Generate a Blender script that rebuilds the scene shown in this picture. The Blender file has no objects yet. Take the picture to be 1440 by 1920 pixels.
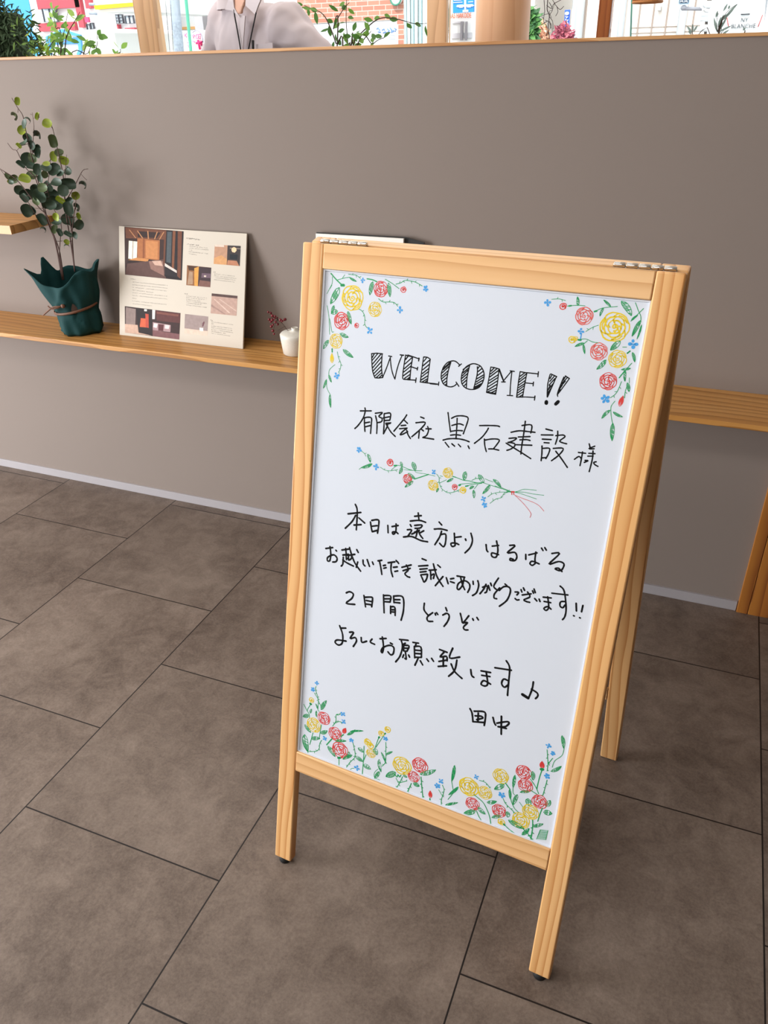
import bpy, bmesh, math, random
from mathutils import Vector, Matrix, noise

# ------------------------------------------------------------------ camera, world, lights, exposure
S = bpy.context.scene
COL = S.collection
CAM = Vector((2.19649, -1.99728, 1.41053))
RX = Vector((0.92675, 0.37491, -0.02390))       # camera right
RY = Vector((0.17011, -0.47765, -0.86193))      # camera down
RZ = Vector((-0.33456, 0.79474, -0.50643))      # camera forward
FPX = 1454.44
cd = bpy.data.cameras.new('camera')
cd.sensor_fit = 'VERTICAL'; cd.sensor_height = 36.0
cd.lens = FPX / 1920 * 36.0
cd.clip_start = 0.02; cd.clip_end = 200
cam = bpy.data.objects.new('camera', cd); COL.objects.link(cam)
cam.matrix_world = Matrix(((RX.x, -RY.x, -RZ.x, CAM.x), (RX.y, -RY.y, -RZ.y, CAM.y), (RX.z, -RY.z, -RZ.z, CAM.z), (0, 0, 0, 1)))
S.camera = cam

w = bpy.data.worlds.new('world'); S.world = w; w.use_nodes = True
bgn = w.node_tree.nodes['Background']
bgn.inputs['Color'].default_value = (0.93, 0.97, 1.0, 1); bgn.inputs['Strength'].default_value = 2.6

def light(name, kind, loc, target, energy, color, size=1.0, size_y=None):
    d = bpy.data.lights.new(name, kind); d.energy = energy; d.color = color
    if kind == 'AREA':
        d.shape = 'RECTANGLE'; d.size = size; d.size_y = size_y or size
    elif kind == 'SUN':
        d.angle = size
    o = bpy.data.objects.new(name, d); COL.objects.link(o)
    o.location = loc
    o.rotation_euler = (Vector(target) - Vector(loc)).to_track_quat('-Z', 'Y').to_euler()
    return o
light('sun', 'SUN', (0, -6, 12), (1.0, 4, 4), 2.8, (1.0, 0.97, 0.92), 0.06)
light('window_daylight', 'AREA', (-2.4, -2.5, 1.0), (1.2, 0.0, 0.65), 195, (0.96, 0.97, 1.0), 1.5, 1.8)  # unseen area lamp for daylight assumed from the left; no window is built there
light('ceiling_light', 'AREA', (1.2, -2.7, 2.62), (1.3, -2.2, 0), 37, (0.98, 0.97, 0.96), 1.8, 0.5)  # unseen overhead lamp, assumed, and placed to brighten the board
light('ceiling_light_window_side', 'AREA', (0.6, 0.72, 2.62), (0.6, 0.72, 0), 26, (1.0, 0.95, 0.89), 2.6, 0.5)  # unseen lamp, added overhead to brighten the posts, plants and man

vs = S.view_settings
vs.view_transform = 'Standard'; vs.look = 'None'; vs.gamma = 1.0; vs.exposure = 0.0
try: vs.use_curve_mapping = False
except Exception: pass

# ------------------------------------------------------------------ helpers
def at(u, v, y):
    """point of the place seen at photo position (u, v) on the vertical plane at distance y"""
    d = RX * ((u - 720) / FPX) + RY * ((v - 960) / FPX) + RZ
    return CAM + d * ((y - CAM.y) / d.y)

def lin(h):
    h = h.lstrip('#')
    c = [int(h[i:i + 2], 16) / 255 for i in (0, 2, 4)]
    return tuple((x / 12.92 if x <= 0.04045 else ((x + 0.055) / 1.055) ** 2.4) for x in c) + (1.0,)

_m = {}
def mat(name, hexcol, rough=0.6, metal=0.0, spec=0.5, var=0.06, scale=8.0, bump=0.0, emit=0.0, coat=0.0):
    if name in _m: return _m[name]
    m = bpy.data.materials.new(name); m.use_nodes = True
    nt = m.node_tree; b = nt.nodes['Principled BSDF']
    c = lin(hexcol) if isinstance(hexcol, str) else tuple(hexcol) + (1.0,)
    b.inputs['Roughness'].default_value = rough; b.inputs['Metallic'].default_value = metal
    b.inputs['Specular IOR Level'].default_value = spec
    if coat: b.inputs['Coat Weight'].default_value = coat; b.inputs['Coat Roughness'].default_value = 0.15
    tc = nt.nodes.new('ShaderNodeTexCoord')
    n = nt.nodes.new('ShaderNodeTexNoise'); n.inputs['Scale'].default_value = scale; n.inputs['Detail'].default_value = 4
    nt.links.new(tc.outputs['Object'], n.inputs['Vector'])
    mix = nt.nodes.new('ShaderNodeMix'); mix.data_type = 'RGBA'
    mix.inputs[6].default_value = tuple(max(0, x * (1 - var)) for x in c[:3]) + (1,)
    mix.inputs[7].default_value = tuple(min(1, x * (1 + var)) for x in c[:3]) + (1,)
    nt.links.new(n.outputs['Fac'], mix.inputs[0]); nt.links.new(mix.outputs[2], b.inputs['Base Color'])
    if bump:
        bp = nt.nodes.new('ShaderNodeBump'); bp.inputs['Strength'].default_value = bump; bp.inputs['Distance'].default_value = 0.002
        nt.links.new(n.outputs['Fac'], bp.inputs['Height']); nt.links.new(bp.outputs['Normal'], b.inputs['Normal'])
    if emit:
        nt.links.new(mix.outputs[2], b.inputs['Emission Color']); b.inputs['Emission Strength'].default_value = emit
    _m[name] = m
    return m

def wood(name, light_h, mid_h, dark_h, grain='z', freq=38.0, warp=1.0, rough=0.45, lines=0.75, spread=0.4):
    """softwood: growth rings cut lengthwise, grain running along one object axis"""
    if name in _m: return _m[name]
    m = bpy.data.materials.new(name); m.use_nodes = True
    nt = m.node_tree; L = nt.links; b = nt.nodes['Principled BSDF']
    b.inputs['Roughness'].default_value = rough; b.inputs['Specular IOR Level'].default_value = 0.4
    tc = nt.nodes.new('ShaderNodeTexCoord'); oi = nt.nodes.new('ShaderNodeObjectInfo')
    off = nt.nodes.new('ShaderNodeVectorMath'); off.operation = 'MULTIPLY_ADD'
    comb = nt.nodes.new('ShaderNodeCombineXYZ')
    for i in range(3): L.new(oi.outputs['Random'], comb.inputs[i])
    off.inputs[1].default_value = (3.1, 5.3, 7.7)
    L.new(comb.outputs[0], off.inputs[0]); L.new(tc.outputs['Object'], off.inputs[2])
    sep = nt.nodes.new('ShaderNodeSeparateXYZ'); L.new(off.outputs[0], sep.inputs[0])
    ax = {'x': 0, 'y': 1, 'z': 2}[grain]; o1, o2 = [i for i in range(3) if i != ax]
    st = nt.nodes.new('ShaderNodeVectorMath'); st.operation = 'MULTIPLY'; L.new(off.outputs[0], st.inputs[0])
    sc = [9.0, 9.0, 9.0]; sc[ax] = 1.5; st.inputs[1].default_value = sc
    n1 = nt.nodes.new('ShaderNodeTexNoise'); n1.inputs['Scale'].default_value = 1.0; n1.inputs['Detail'].default_value = 2.0
    L.new(st.outputs[0], n1.inputs['Vector'])
    def mth(op, a, bb, c=None):
        q = nt.nodes.new('ShaderNodeMath'); q.operation = op
        for i, x in enumerate((a, bb, c)):
            if x is None: continue
            if isinstance(x, (int, float)): q.inputs[i].default_value = x
            else: L.new(x, q.inputs[i])
        return q.outputs[0]
    across = mth('ADD', sep.outputs[o1], mth('MULTIPLY', sep.outputs[o2], 0.55))
    ph = mth('MULTIPLY_ADD', across, freq, mth('MULTIPLY', n1.outputs['Fac'], 4.2 * warp))
    fr = mth('FRACT', ph, 0.0)
    ring = mth('POWER', fr, 2.6)
    sc2 = [160.0, 160.0, 160.0]; sc2[ax] = 5.0
    st2 = nt.nodes.new('ShaderNodeVectorMath'); st2.operation = 'MULTIPLY'; st2.inputs[1].default_value = sc2; L.new(off.outputs[0], st2.inputs[0])
    n2 = nt.nodes.new('ShaderNodeTexNoise'); n2.inputs['Scale'].default_value = 1.0; n2.inputs['Detail'].default_value = 3.0
    L.new(st2.outputs[0], n2.inputs['Vector'])
    sc3 = [14.0, 14.0, 14.0]; sc3[ax] = 1.2
    st3 = nt.nodes.new('ShaderNodeVectorMath'); st3.operation = 'MULTIPLY'; st3.inputs[1].default_value = sc3; L.new(off.outputs[0], st3.inputs[0])
    n3 = nt.nodes.new('ShaderNodeTexNoise'); n3.inputs['Scale'].default_value = 1.0; n3.inputs['Detail'].default_value = 1.0
    L.new(st3.outputs[0], n3.inputs['Vector'])
    base = nt.nodes.new('ShaderNodeMix'); base.data_type = 'RGBA'
    base.inputs[6].default_value = lin(light_h); base.inputs[7].default_value = lin(mid_h)
    L.new(mth('MULTIPLY_ADD', n3.outputs['Fac'], 1.0 + spread, mth('MULTIPLY_ADD', n2.outputs['Fac'], 0.35, -0.375 - 0.0)), base.inputs[0]); base.clamp_factor = True
    mix = nt.nodes.new('ShaderNodeMix'); mix.data_type = 'RGBA'
    L.new(mth('MULTIPLY', ring, lines), mix.inputs[0]); L.new(base.outputs[2], mix.inputs[6]); mix.inputs[7].default_value = lin(dark_h)
    L.new(mix.outputs[2], b.inputs['Base Color'])
    _m[name] = m
    return m

class MB:
    """collects shapes, then links them as one mesh object"""
    def __init__(s): s.bm = bmesh.new(); s.mi = 0
    def face(s, vs, smooth=False):
        try: f = s.bm.faces.new(vs)
        except ValueError: return None
        f.material_index = s.mi; f.smooth = smooth
        return f
    def poly(s, pts):
        return s.face([s.bm.verts.new(p) for p in pts])
    def box(s, x0, x1, y0, y1, z0, z1, bev=0.0, seg=2):
        v = [s.bm.verts.new((x, y, z)) for x in (x0, x1) for y in (y0, y1) for z in (z0, z1)]
        fs = [s.face([v[i] for i in q]) for q in ((0, 1, 3, 2), (4, 6, 7, 5), (0, 4, 5, 1), (2, 3, 7, 6), (0, 2, 6, 4), (1, 5, 7, 3))]
        if bev:
            es = set(e for f in fs for e in f.edges)
            r = bmesh.ops.bevel(s.bm, geom=list(es), offset=bev, segments=seg, affect='EDGES', profile=0.5)
            for f in r['faces']: f.material_index = s.mi; f.smooth = True
    def prism(s, pts, vec):
        """closed outline pushed along vec"""
        vec = Vector(vec)
        a = [s.bm.verts.new(p) for p in pts]; b = [s.bm.verts.new(Vector(p) + vec) for p in pts]
        n = len(a)
        s.face(a[::-1]); s.face(b)
        for i in range(n): s.face([a[i], a[(i + 1) % n], b[(i + 1) % n], b[i]])
    def loft(s, rings, cap=True, smooth=True, closed=True):
        R = [[s.bm.verts.new(p) for p in r] for r in rings]
        n = len(R[0])
        for a, b in zip(R, R[1:]):
            for i in range(n if closed else n - 1):
                s.face([a[i], a[(i + 1) % n], b[(i + 1) % n], b[i]], smooth)
        if cap and closed:
            s.face(R[0][::-1]); s.face(R[-1])
    def tube(s, pts, rad, n=8, cap=True):
        pts = [Vector(p) for p in pts]
        if not hasattr(rad, '__len__'): rad = [rad] * len(pts)
        rings = []; ref = Vector((0, 0, 1))
        for i, p in enumerate(pts):
            t = (pts[min(i + 1, len(pts) - 1)] - pts[max(i - 1, 0)])
            if t.length < 1e-9: t = Vector((0, 0, 1))
            t.normalize()
            if abs(t.dot(ref)) > 0.95: ref = Vector((1, 0, 0)) if abs(t.x) < 0.9 else Vector((0, 1, 0))
            a = t.cross(ref).normalized(); b = t.cross(a).normalized(); ref = -a.cross(t) if False else ref
            rings.append([p + (a * math.cos(k * 2 * math.pi / n) + b * math.sin(k * 2 * math.pi / n)) * rad[i] for k in range(n)])
        s.loft(rings, cap)
    def lathe(s, prof, c=(0, 0, 0), n=32, cap=True):
        c = Vector(c)
        s.loft([[c + Vector((r * math.cos(k * 2 * math.pi / n), r * math.sin(k * 2 * math.pi / n), z)) for k in range(n)] for r, z in prof], cap)
    def ball(s, c, r, n=10, m=7):
        c = Vector(c); r = Vector((r, r, r)) if not hasattr(r, '__len__') else Vector(r)
        rings = []
        for j in range(1, m):
            th = math.pi * j / m
            rings.append([c + Vector((r.x * math.sin(th) * math.cos(k * 2 * math.pi / n), r.y * math.sin(th) * math.sin(k * 2 * math.pi / n), r.z * math.cos(th))) for k in range(n)])
        s.loft(rings, True)
    def capsule(s, p0, p1, r0, r1, n=14):
        p0 = Vector(p0); p1 = Vector(p1); t = (p1 - p0).normalized()
        pts = [p0 - t * r0 * k for k in (0.95, 0.7, 0.35)] + [p0.lerp(p1, k / 4) for k in range(5)] + [p1 + t * r1 * k for k in (0.35, 0.7, 0.95)]
        rr = [r0 * k for k in (0.3, 0.71, 0.94)] + [r0 + (r1 - r0) * k / 4 for k in range(5)] + [r1 * k for k in (0.94, 0.71, 0.3)]
        s.tube(pts, rr, n)
    def build(s, name, mats, parent=None, loc=None, rot=None):
        bmesh.ops.recalc_face_normals(s.bm, faces=s.bm.faces)
        return s.raw(name, mats, parent, loc, rot)
    def raw(s, name, mats, parent=None, loc=None, rot=None):
        me = bpy.data.meshes.new(name); s.bm.to_mesh(me); s.bm.free()
        for m in (mats if isinstance(mats, (list, tuple)) else [mats]): me.materials.append(m)
        o = bpy.data.objects.new(name, me); COL.objects.link(o)
        if parent: o.parent = parent
        if loc is not None: o.location = loc
        if rot is not None: o.rotation_euler = rot
        return o

def thing(name, label, cat, loc=(0, 0, 0), rotz=0.0, group=None):
    o = bpy.data.objects.new(name, None); COL.objects.link(o); o.empty_display_size = 0.1
    o.location = loc; o.rotation_euler = (0, 0, rotz)
    return tag(o, label, cat, group)
def tag(o, label, cat, group=None):
    o['label'] = label; o['category'] = cat
    if group: o['group'] = group
    return o
def struct(o):
    o['kind'] = 'structure'; return o
def crv(pts, sub=5):
    """smooth Catmull-Rom line through points"""
    pts = [Vector(p) for p in pts]
    if len(pts) < 3: return pts
    out = []
    for i in range(len(pts) - 1):
        p0 = pts[max(i - 1, 0)]; p1 = pts[i]; p2 = pts[i + 1]; p3 = pts[min(i + 2, len(pts) - 1)]
        for k in range(sub):
            t = k / sub
            out.append(0.5 * ((2 * p1) + (p2 - p0) * t + (2 * p0 - 5 * p1 + 4 * p2 - p3) * t * t + (3 * p1 - p0 - 3 * p2 + p3) * t ** 3))
    out.append(pts[-1])
    return out
def leaf(mb, p, d, nrm, L, W, fold=0.25, curl=0.0):
    """one leaf blade from its stalk end p along d"""
    p = Vector(p); d = Vector(d).normalized(); s = d.cross(Vector(nrm))
    if s.length < 1e-4: s = d.orthogonal()
    s.normalize(); u = s.cross(d)
    ks = (0.0, 0.25, 0.55, 0.8, 1.0); ws = (0.06, 0.8, 1.0, 0.6, 0.04)
    mid = []; lf = []; rt = []
    for k, q in zip(ks, ws):
        c = p + d * (L * k) + u * (curl * L * k * k)
        mid.append(mb.bm.verts.new(c)); lf.append(mb.bm.verts.new(c + s * W * 0.5 * q + u * fold * W * 0.5 * q)); rt.append(mb.bm.verts.new(c - s * W * 0.5 * q + u * fold * W * 0.5 * q))
    for i in range(4):
        mb.face([mid[i], lf[i], lf[i + 1], mid[i + 1]], True); mb.face([rt[i], mid[i], mid[i + 1], rt[i + 1]], True)
def letters(txt, size, name, m, parent, origin, ux, uy, align='LEFT', thick=0.0):
    """lettering as a flat mesh lying on the plane spanned by ux, uy"""
    c = bpy.data.curves.new(name, 'FONT'); c.body = txt; c.size = size; c.align_x = align; c.resolution_u = 3; c.extrude = thick
    t = bpy.data.objects.new('t', c); COL.objects.link(t)
    dg = bpy.context.evaluated_depsgraph_get(); dg.update()
    me = bpy.data.meshes.new_from_object(t.evaluated_get(dg)); me.name = name
    COL.objects.unlink(t); bpy.data.objects.remove(t)
    ux = Vector(ux).normalized(); uy = Vector(uy).normalized(); un = ux.cross(uy)
    M = Matrix(((ux.x, uy.x, un.x, origin[0]), (ux.y, uy.y, un.y, origin[1]), (ux.z, uy.z, un.z, origin[2]), (0, 0, 0, 1)))
    me.transform(M); me.materials.clear(); me.materials.append(m)
    o = bpy.data.objects.new(name, me); COL.objects.link(o)
    if parent: o.parent = parent; o.matrix_parent_inverse = parent.matrix_basis.inverted()
    return o
rnd = random.Random(7)

# ------------------------------------------------------------------ the room
Y0 = 0.0407          # face of the low partition wall
def floor_material():
    m = bpy.data.materials.new('stone_look_floor_tile'); m.use_nodes = True
    nt = m.node_tree; L = nt.links; b = nt.nodes['Principled BSDF']
    tc = nt.nodes.new('ShaderNodeTexCoord')
    sep = nt.nodes.new('ShaderNodeSeparateXYZ'); cmb = nt.nodes.new('ShaderNodeCombineXYZ')
    L.new(tc.outputs['Object'], sep.inputs[0]); L.new(sep.outputs[1], cmb.inputs[0]); L.new(sep.outputs[0], cmb.inputs[1])
    br = nt.nodes.new('ShaderNodeTexBrick'); br.offset = 0.5; br.offset_frequency = 2; br.squash = 1.0
    br.inputs['Scale'].default_value = 1.0; br.inputs['Mortar Size'].default_value = 0.0017; br.inputs['Mortar Smooth'].default_value = 0.15
    br.inputs['Bias'].default_value = 0.0; br.inputs['Brick Width'].default_value = 0.4968; br.inputs['Row Height'].default_value = 0.5
    br.inputs['Color1'].default_value = (0, 0, 0, 1); br.inputs['Color2'].default_value = (1, 1, 1, 1); br.inputs['Mortar'].default_value = (0.5, 0.5, 0.5, 1)
    L.new(cmb.outputs[0], br.inputs['Vector'])
    # every tile shows its own piece of the pattern
    add = nt.nodes.new('ShaderNodeVectorMath'); add.operation = 'MULTIPLY_ADD'; add.inputs[1].default_value = (4.0, 7.0, 11.0)
    L.new(br.outputs['Color'], add.inputs[0]); L.new(tc.outputs['Object'], add.inputs[2])
    def nz(scale, detail, rough=0.55, dist=0.0):
        n = nt.nodes.new('ShaderNodeTexNoise'); n.inputs['Scale'].default_value = scale; n.inputs['Detail'].default_value = detail
        n.inputs['Roughness'].default_value = rough; n.inputs['Distortion'].default_value = dist
        L.new(add.outputs[0], n.inputs['Vector']); return n.outputs['Fac']
    def mth(op, a, bb, c=None):
        q = nt.nodes.new('ShaderNodeMath'); q.operation = op
        for i, x in enumerate((a, bb, c)):
            if x is None: continue
            if isinstance(x, (int, float)): q.inputs[i].default_value = x
            else: L.new(x, q.inputs[i])
        return q.outputs[0]
    big = nz(2.6, 3, 0.6, 0.3); mid = nz(16, 8, 0.75, 0.5); fine = nz(170, 5, 0.8)
    val = mth('ADD', mth('MULTIPLY', big, 0.42), mth('ADD', mth('MULTIPLY', mid, 0.55), mth('MULTIPLY', fine, 0.38)))
    rp = nt.nodes.new('ShaderNodeValToRGB'); e = rp.color_ramp.elements
    e[0].position = 0.46; e[0].color = lin('493c34'); e[1].position = 0.9; e[1].color = lin('8d7e72')
    x = rp.color_ramp.elements.new(0.64); x.color = lin('6a5c52')
    L.new(val, rp.inputs[0])
    tone = nt.nodes.new('ShaderNodeMix'); tone.data_type = 'RGBA'; tone.blend_type = 'MULTIPLY'; tone.inputs[0].default_value = 1.0
    tr = nt.nodes.new('ShaderNodeMapRange'); tr.inputs[3].default_value = 0.93; tr.inputs[4].default_value = 1.07
    L.new(br.outputs['Color'], tr.inputs[0]); L.new(rp.outputs[0], tone.inputs[6]); L.new(tr.outputs[0], tone.inputs[7])
    mx = nt.nodes.new('ShaderNodeMix'); mx.data_type = 'RGBA'; mx.inputs[7].default_value = lin('160e0b')
    L.new(br.outputs['Fac'], mx.inputs[0]); L.new(tone.outputs[2], mx.inputs[6]); L.new(mx.outputs[2], b.inputs['Base Color'])
    L.new(mth('MULTIPLY_ADD', mid, 0.2, 0.42), b.inputs['Roughness']); b.inputs['Specular IOR Level'].default_value = 0.35
    bp = nt.nodes.new('ShaderNodeBump'); bp.inputs['Strength'].default_value = 0.25; bp.inputs['Distance'].default_value = 0.001
    L.new(mth('SUBTRACT', fine, mth('MULTIPLY', br.outputs['Fac'], 2.0)), bp.inputs['Height']); L.new(bp.outputs['Normal'], b.inputs['Normal'])
    return m
b = MB(); b.box(-3.2, 4.6, -5.2, 1.7, -0.06, 0.0); struct(b.build('floor', floor_material()))
WALL = mat('grey_brown_wall', '887c74', 0.75, spec=0.25, var=0.03, scale=1.6)
b = MB(); b.box(-3.2, 4.6, Y0, 0.15, 0.0, 1.4275); struct(b.build('wall_back', WALL))
PALE = mat('white_plaster', 'e9e4dc', 0.85, var=0.02)
b = MB(); b.box(-3.2, 4.6, -5.2, 1.7, 2.7, 2.78); struct(b.build('ceiling', PALE))
b = MB(); b.box(4.6, 4.7, -5.2, 1.7, -0.06, 2.78); struct(b.build('wall_right', mat('dim_wall', '5f554d', 0.8)))
b = MB(); b.box(-3.2, 4.7, -5.3, -5.2, -0.06, 2.78); struct(b.build('wall_rear', mat('dim_wall', '8d8177', 0.8)))
OUTW = wood('cap_wood', 'd6a878', 'c8935c', 'a8703e', 'x', 50)
b = MB(); b.box(-3.2, 4.6, Y0 - 0.006, 0.156, 1.4275, 1.4345, 0.001); struct(b.build('trim_1', OUTW))
b = MB(); b.box(-3.2, 2.438, Y0 - 0.006, Y0 + 0.001, 0.0, 0.0325, 0.001); struct(b.build('baseboard_back', mat('grey_vinyl_baseboard', 'a29d9f', 0.6)))

# wooden boards at the right end of the wall
PNL = wood('panel_wood', 'b97a34', '9a5a24', '6d3314', 'z', 30, 0.7, 0.5)
pt = thing('wood_panel', 'orange brown upright wooden boards at the right end of the grey wall', 'wood panel', (2.44, Y0, 0))
x = 0.0
for wd in (0.03, 0.055, 0.075, 0.075, 0.075):
    b = MB(); b.box(x, x + wd - 0.0012, -0.012, 0.0005, 0.0, 1.4270, 0.0012); b.build('board', PNL, pt); x += wd

# long display shelf
SHW = wood('shelf_wood', 'cf9d5e', 'bd8544', '8c5a26', 'x', 34, 0.8, 0.42, 0.75)
b = MB(); b.box(-1.6, 3.4, -0.165, Y0 + 0.0005, 0.6445, 0.6585, 0.0015)
tag(b.build('wall_shelf', SHW), 'long honey coloured wooden shelf board running along the grey wall at table height', 'shelf')
# short upper shelf, ends behind the eucalyptus
b = MB()
zt, zb = 0.9950, 0.9700
xr = 0.213
b.prism([(xr, Y0 + 0.0005, zt), (xr, -0.142, zt), (xr, -0.142, zb), (xr, Y0 + 0.0005, zb)], (-1.4, 0, 0))
bmesh.ops.translate(b.bm, verts=b.bm.verts, vec=(0, 0, 0))
tag(b.build('upper_shelf', wood('upper_shelf_wood', 'd8a468', 'c58d4c', '8c5a26', 'x', 30, 0.8, 0.42, 0.7)), 'short thick wooden shelf above the long one, its end showing left of the eucalyptus', 'shelf')

# ------------------------------------------------------------------ welcome sign
PINE_V = wood('pine_upright', 'efc28a', 'e3aa68', 'bf7a3c', 'z', 58, 0.9, 0.4, 0.85, 0.25)
PINE_H = wood('pine_rail', 'efc490', 'e3ae72', 'c08448', 'x', 85, 0.8, 0.4, 0.6, 0.25)
GLOSSW = mat('whiteboard_enamel', 'dbe1ea', 0.22, var=0.006, scale=3)
GREYT = mat('pale_grey_edge', 'dde2ea', 0.4)
STEEL = mat('polished_steel', 'd9d4cc', 0.2, 1.0, var=0.03)
RUB = mat('black_rubber', '141414', 0.7)
SX, SY, YAW, TILT = 1.8654, -1.1807, -0.0788, 0.2363
BW, BH, SW, TH = 0.5713, 1.1851, 0.0374, 0.0205
sign = thing('a_frame_sign', 'large pine A-frame standing sign with white board, black handwriting and drawn flower corners', 'standing sign', (SX, SY, 0), YAW)
FL = (0, 0, 0.012); FR = (-TILT, 0, 0)
hw = BW / 2
def half_frame(loc, rot, h0, t0, t1, front):
    for s in (-1, 1):
        b = MB(); xa, xb = sorted((s * hw, s * (hw - SW)))
        b.box(xa, xb, t0, t1, h0, h0 + BH, 0.0028, 3); o = b.build('stile', PINE_V, sign, loc, rot)
        b = MB(); b.lathe([(0.012, 0.0), (0.0125, 0.004), (0.0105, 0.013)] if front else [(0.009, 0.0), (0.009, 0.005)], (s * (hw - SW / 2), 0, 0), 16)
        yb = (t0 + t1) / 2
        p = Matrix.Rotation(rot[0], 4, 'X') @ Vector((0, yb, h0)) + Vector(loc)
        b.build('foot_pad', RUB, sign, (0, p.y - (0.0 if front else 0.0), 0.0005))
    gi = 0.0004
    b = MB(); b.box(-hw + SW + gi, hw - SW - gi, t0, t1, h0 + 1.1478, h0 + BH, 0.0018, 2); b.build('top_rail', PINE_H, sign, loc, rot)
    b = MB(); b.box(-hw + SW + gi, hw - SW - gi, t0, t1, h0 + 0.2197, h0 + 0.2630, 0.0018, 2); b.build('bottom_rail', PINE_H, sign, loc, rot)
half_frame(FL, FR, 0.0, 0.0, TH, True)
top = Matrix.Rotation(-TILT, 4, 'X') @ Vector((0, TH, BH)) + Vector(FL)
TB = 0.2105
BL = (0, top.y + 0.0045, top.z + 0.001); BR = (TB, 0, 0)
half_frame(BL, BR, -BH, 0.0, TH, False)
REC = 0.006
b = MB(); b.box(-hw + SW + 0.0002, hw - SW - 0.0002, REC, TH - 0.003, 0.2632, 1.1476)
board = b.build('whiteboard', GLOSSW, sign, FL, FR); board['label'] = 'glossy white front board with handwriting'
b = MB()
e0 = 0.0036
for (xa, xb, za, zb) in ((-hw + SW + 0.0004, -hw + SW + e0, 0.2634, 1.1474), (hw - SW - e0 * 0.5, hw - SW - 0.0004, 0.2634, 1.1474), (-hw + SW + e0, hw - SW - e0 * 0.5, 0.2634, 0.2652), (-hw + SW + e0, hw - SW - e0 * 0.5, 1.1454, 1.1474)):
    b.box(xa, xb, REC - 0.0022, REC + 0.0002, za, zb)
b.build('edge_trim', GREYT, board)
b = MB(); b.box(-hw + SW + 0.0002, hw - SW - 0.0002, 0.003, TH - 0.006, -BH + 0.2632, -BH + 1.1476)
o = b.build('whiteboard', mat('board_backing', '5b463a', 0.8), sign, BL, BR); o['label'] = 'brown hardboard back of the rear board'
# hinges across the top
for cx, wd in ((-0.186, 0.155), (0.186, 0.16)):
    cx = -0.2245 if cx < 0 else 0.2300
    wd = 0.082
    h = MB()
    n = 5; r = 0.0036
    for k in range(n):
        x0 = cx - wd / 2 + wd * k / n + 0.0005; x1 = cx - wd / 2 + wd * (k + 1) / n - 0.0005
        h.tube([(x0, 0, 0), (x0 + 0.0006, 0, 0), (x1 - 0.0006, 0, 0), (x1, 0, 0)], [r * 0.85, r, r, r * 0.85], 14)
    ho = h.build('hinge', STEEL, sign, (0, top.y + 0.0022, top.z + 0.0032))
    h = MB(); h.box(cx - wd / 2, cx + wd / 2, -0.0017, -0.0003, -0.020, 0.0); h.build('leaf_plate', STEEL, ho, (0, 0, -0.0005), (-TILT, 0, 0))
    h = MB(); h.box(cx - wd / 2, cx + wd / 2, 0.0003, 0.0017, -0.020, 0.0); h.build('leaf_plate', STEEL, ho, (0, 0, -0.0005), (TB, 0, 0))
# stay chain between the frames, a glint below the bottom rail
c = MB()
P0 = Matrix.Rotation(-TILT, 4, 'X') @ Vector((0.0, TH, 0.24)) + Vector(FL); P1 = Matrix.Rotation(TB, 4, 'X') @ Vector((0.0, 0, -BH + 0.24)) + Vector(BL)
pts = [P0.lerp(P1, k / 40) + Vector((0, 0, -0.075 * 4 * (k / 40) * (1 - k / 40))) for k in range(41)]
for k in range(0, 40):
    a, d = pts[k], pts[k + 1]; ax = Vector((1, 0, 0)) if k % 2 else (d - a).cross(Vector((1, 0, 0))).normalized()
    mid = (a + d) / 2; t = (d - a)
    ring = [mid + t * 0.62 * math.cos(q * math.pi / 4) + ax * 0.0028 * math.sin(q * math.pi / 4) for q in range(9)]
    c.tube(ring, 0.0007, 5, False)
c.build('stay_chain', STEEL, sign)

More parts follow.
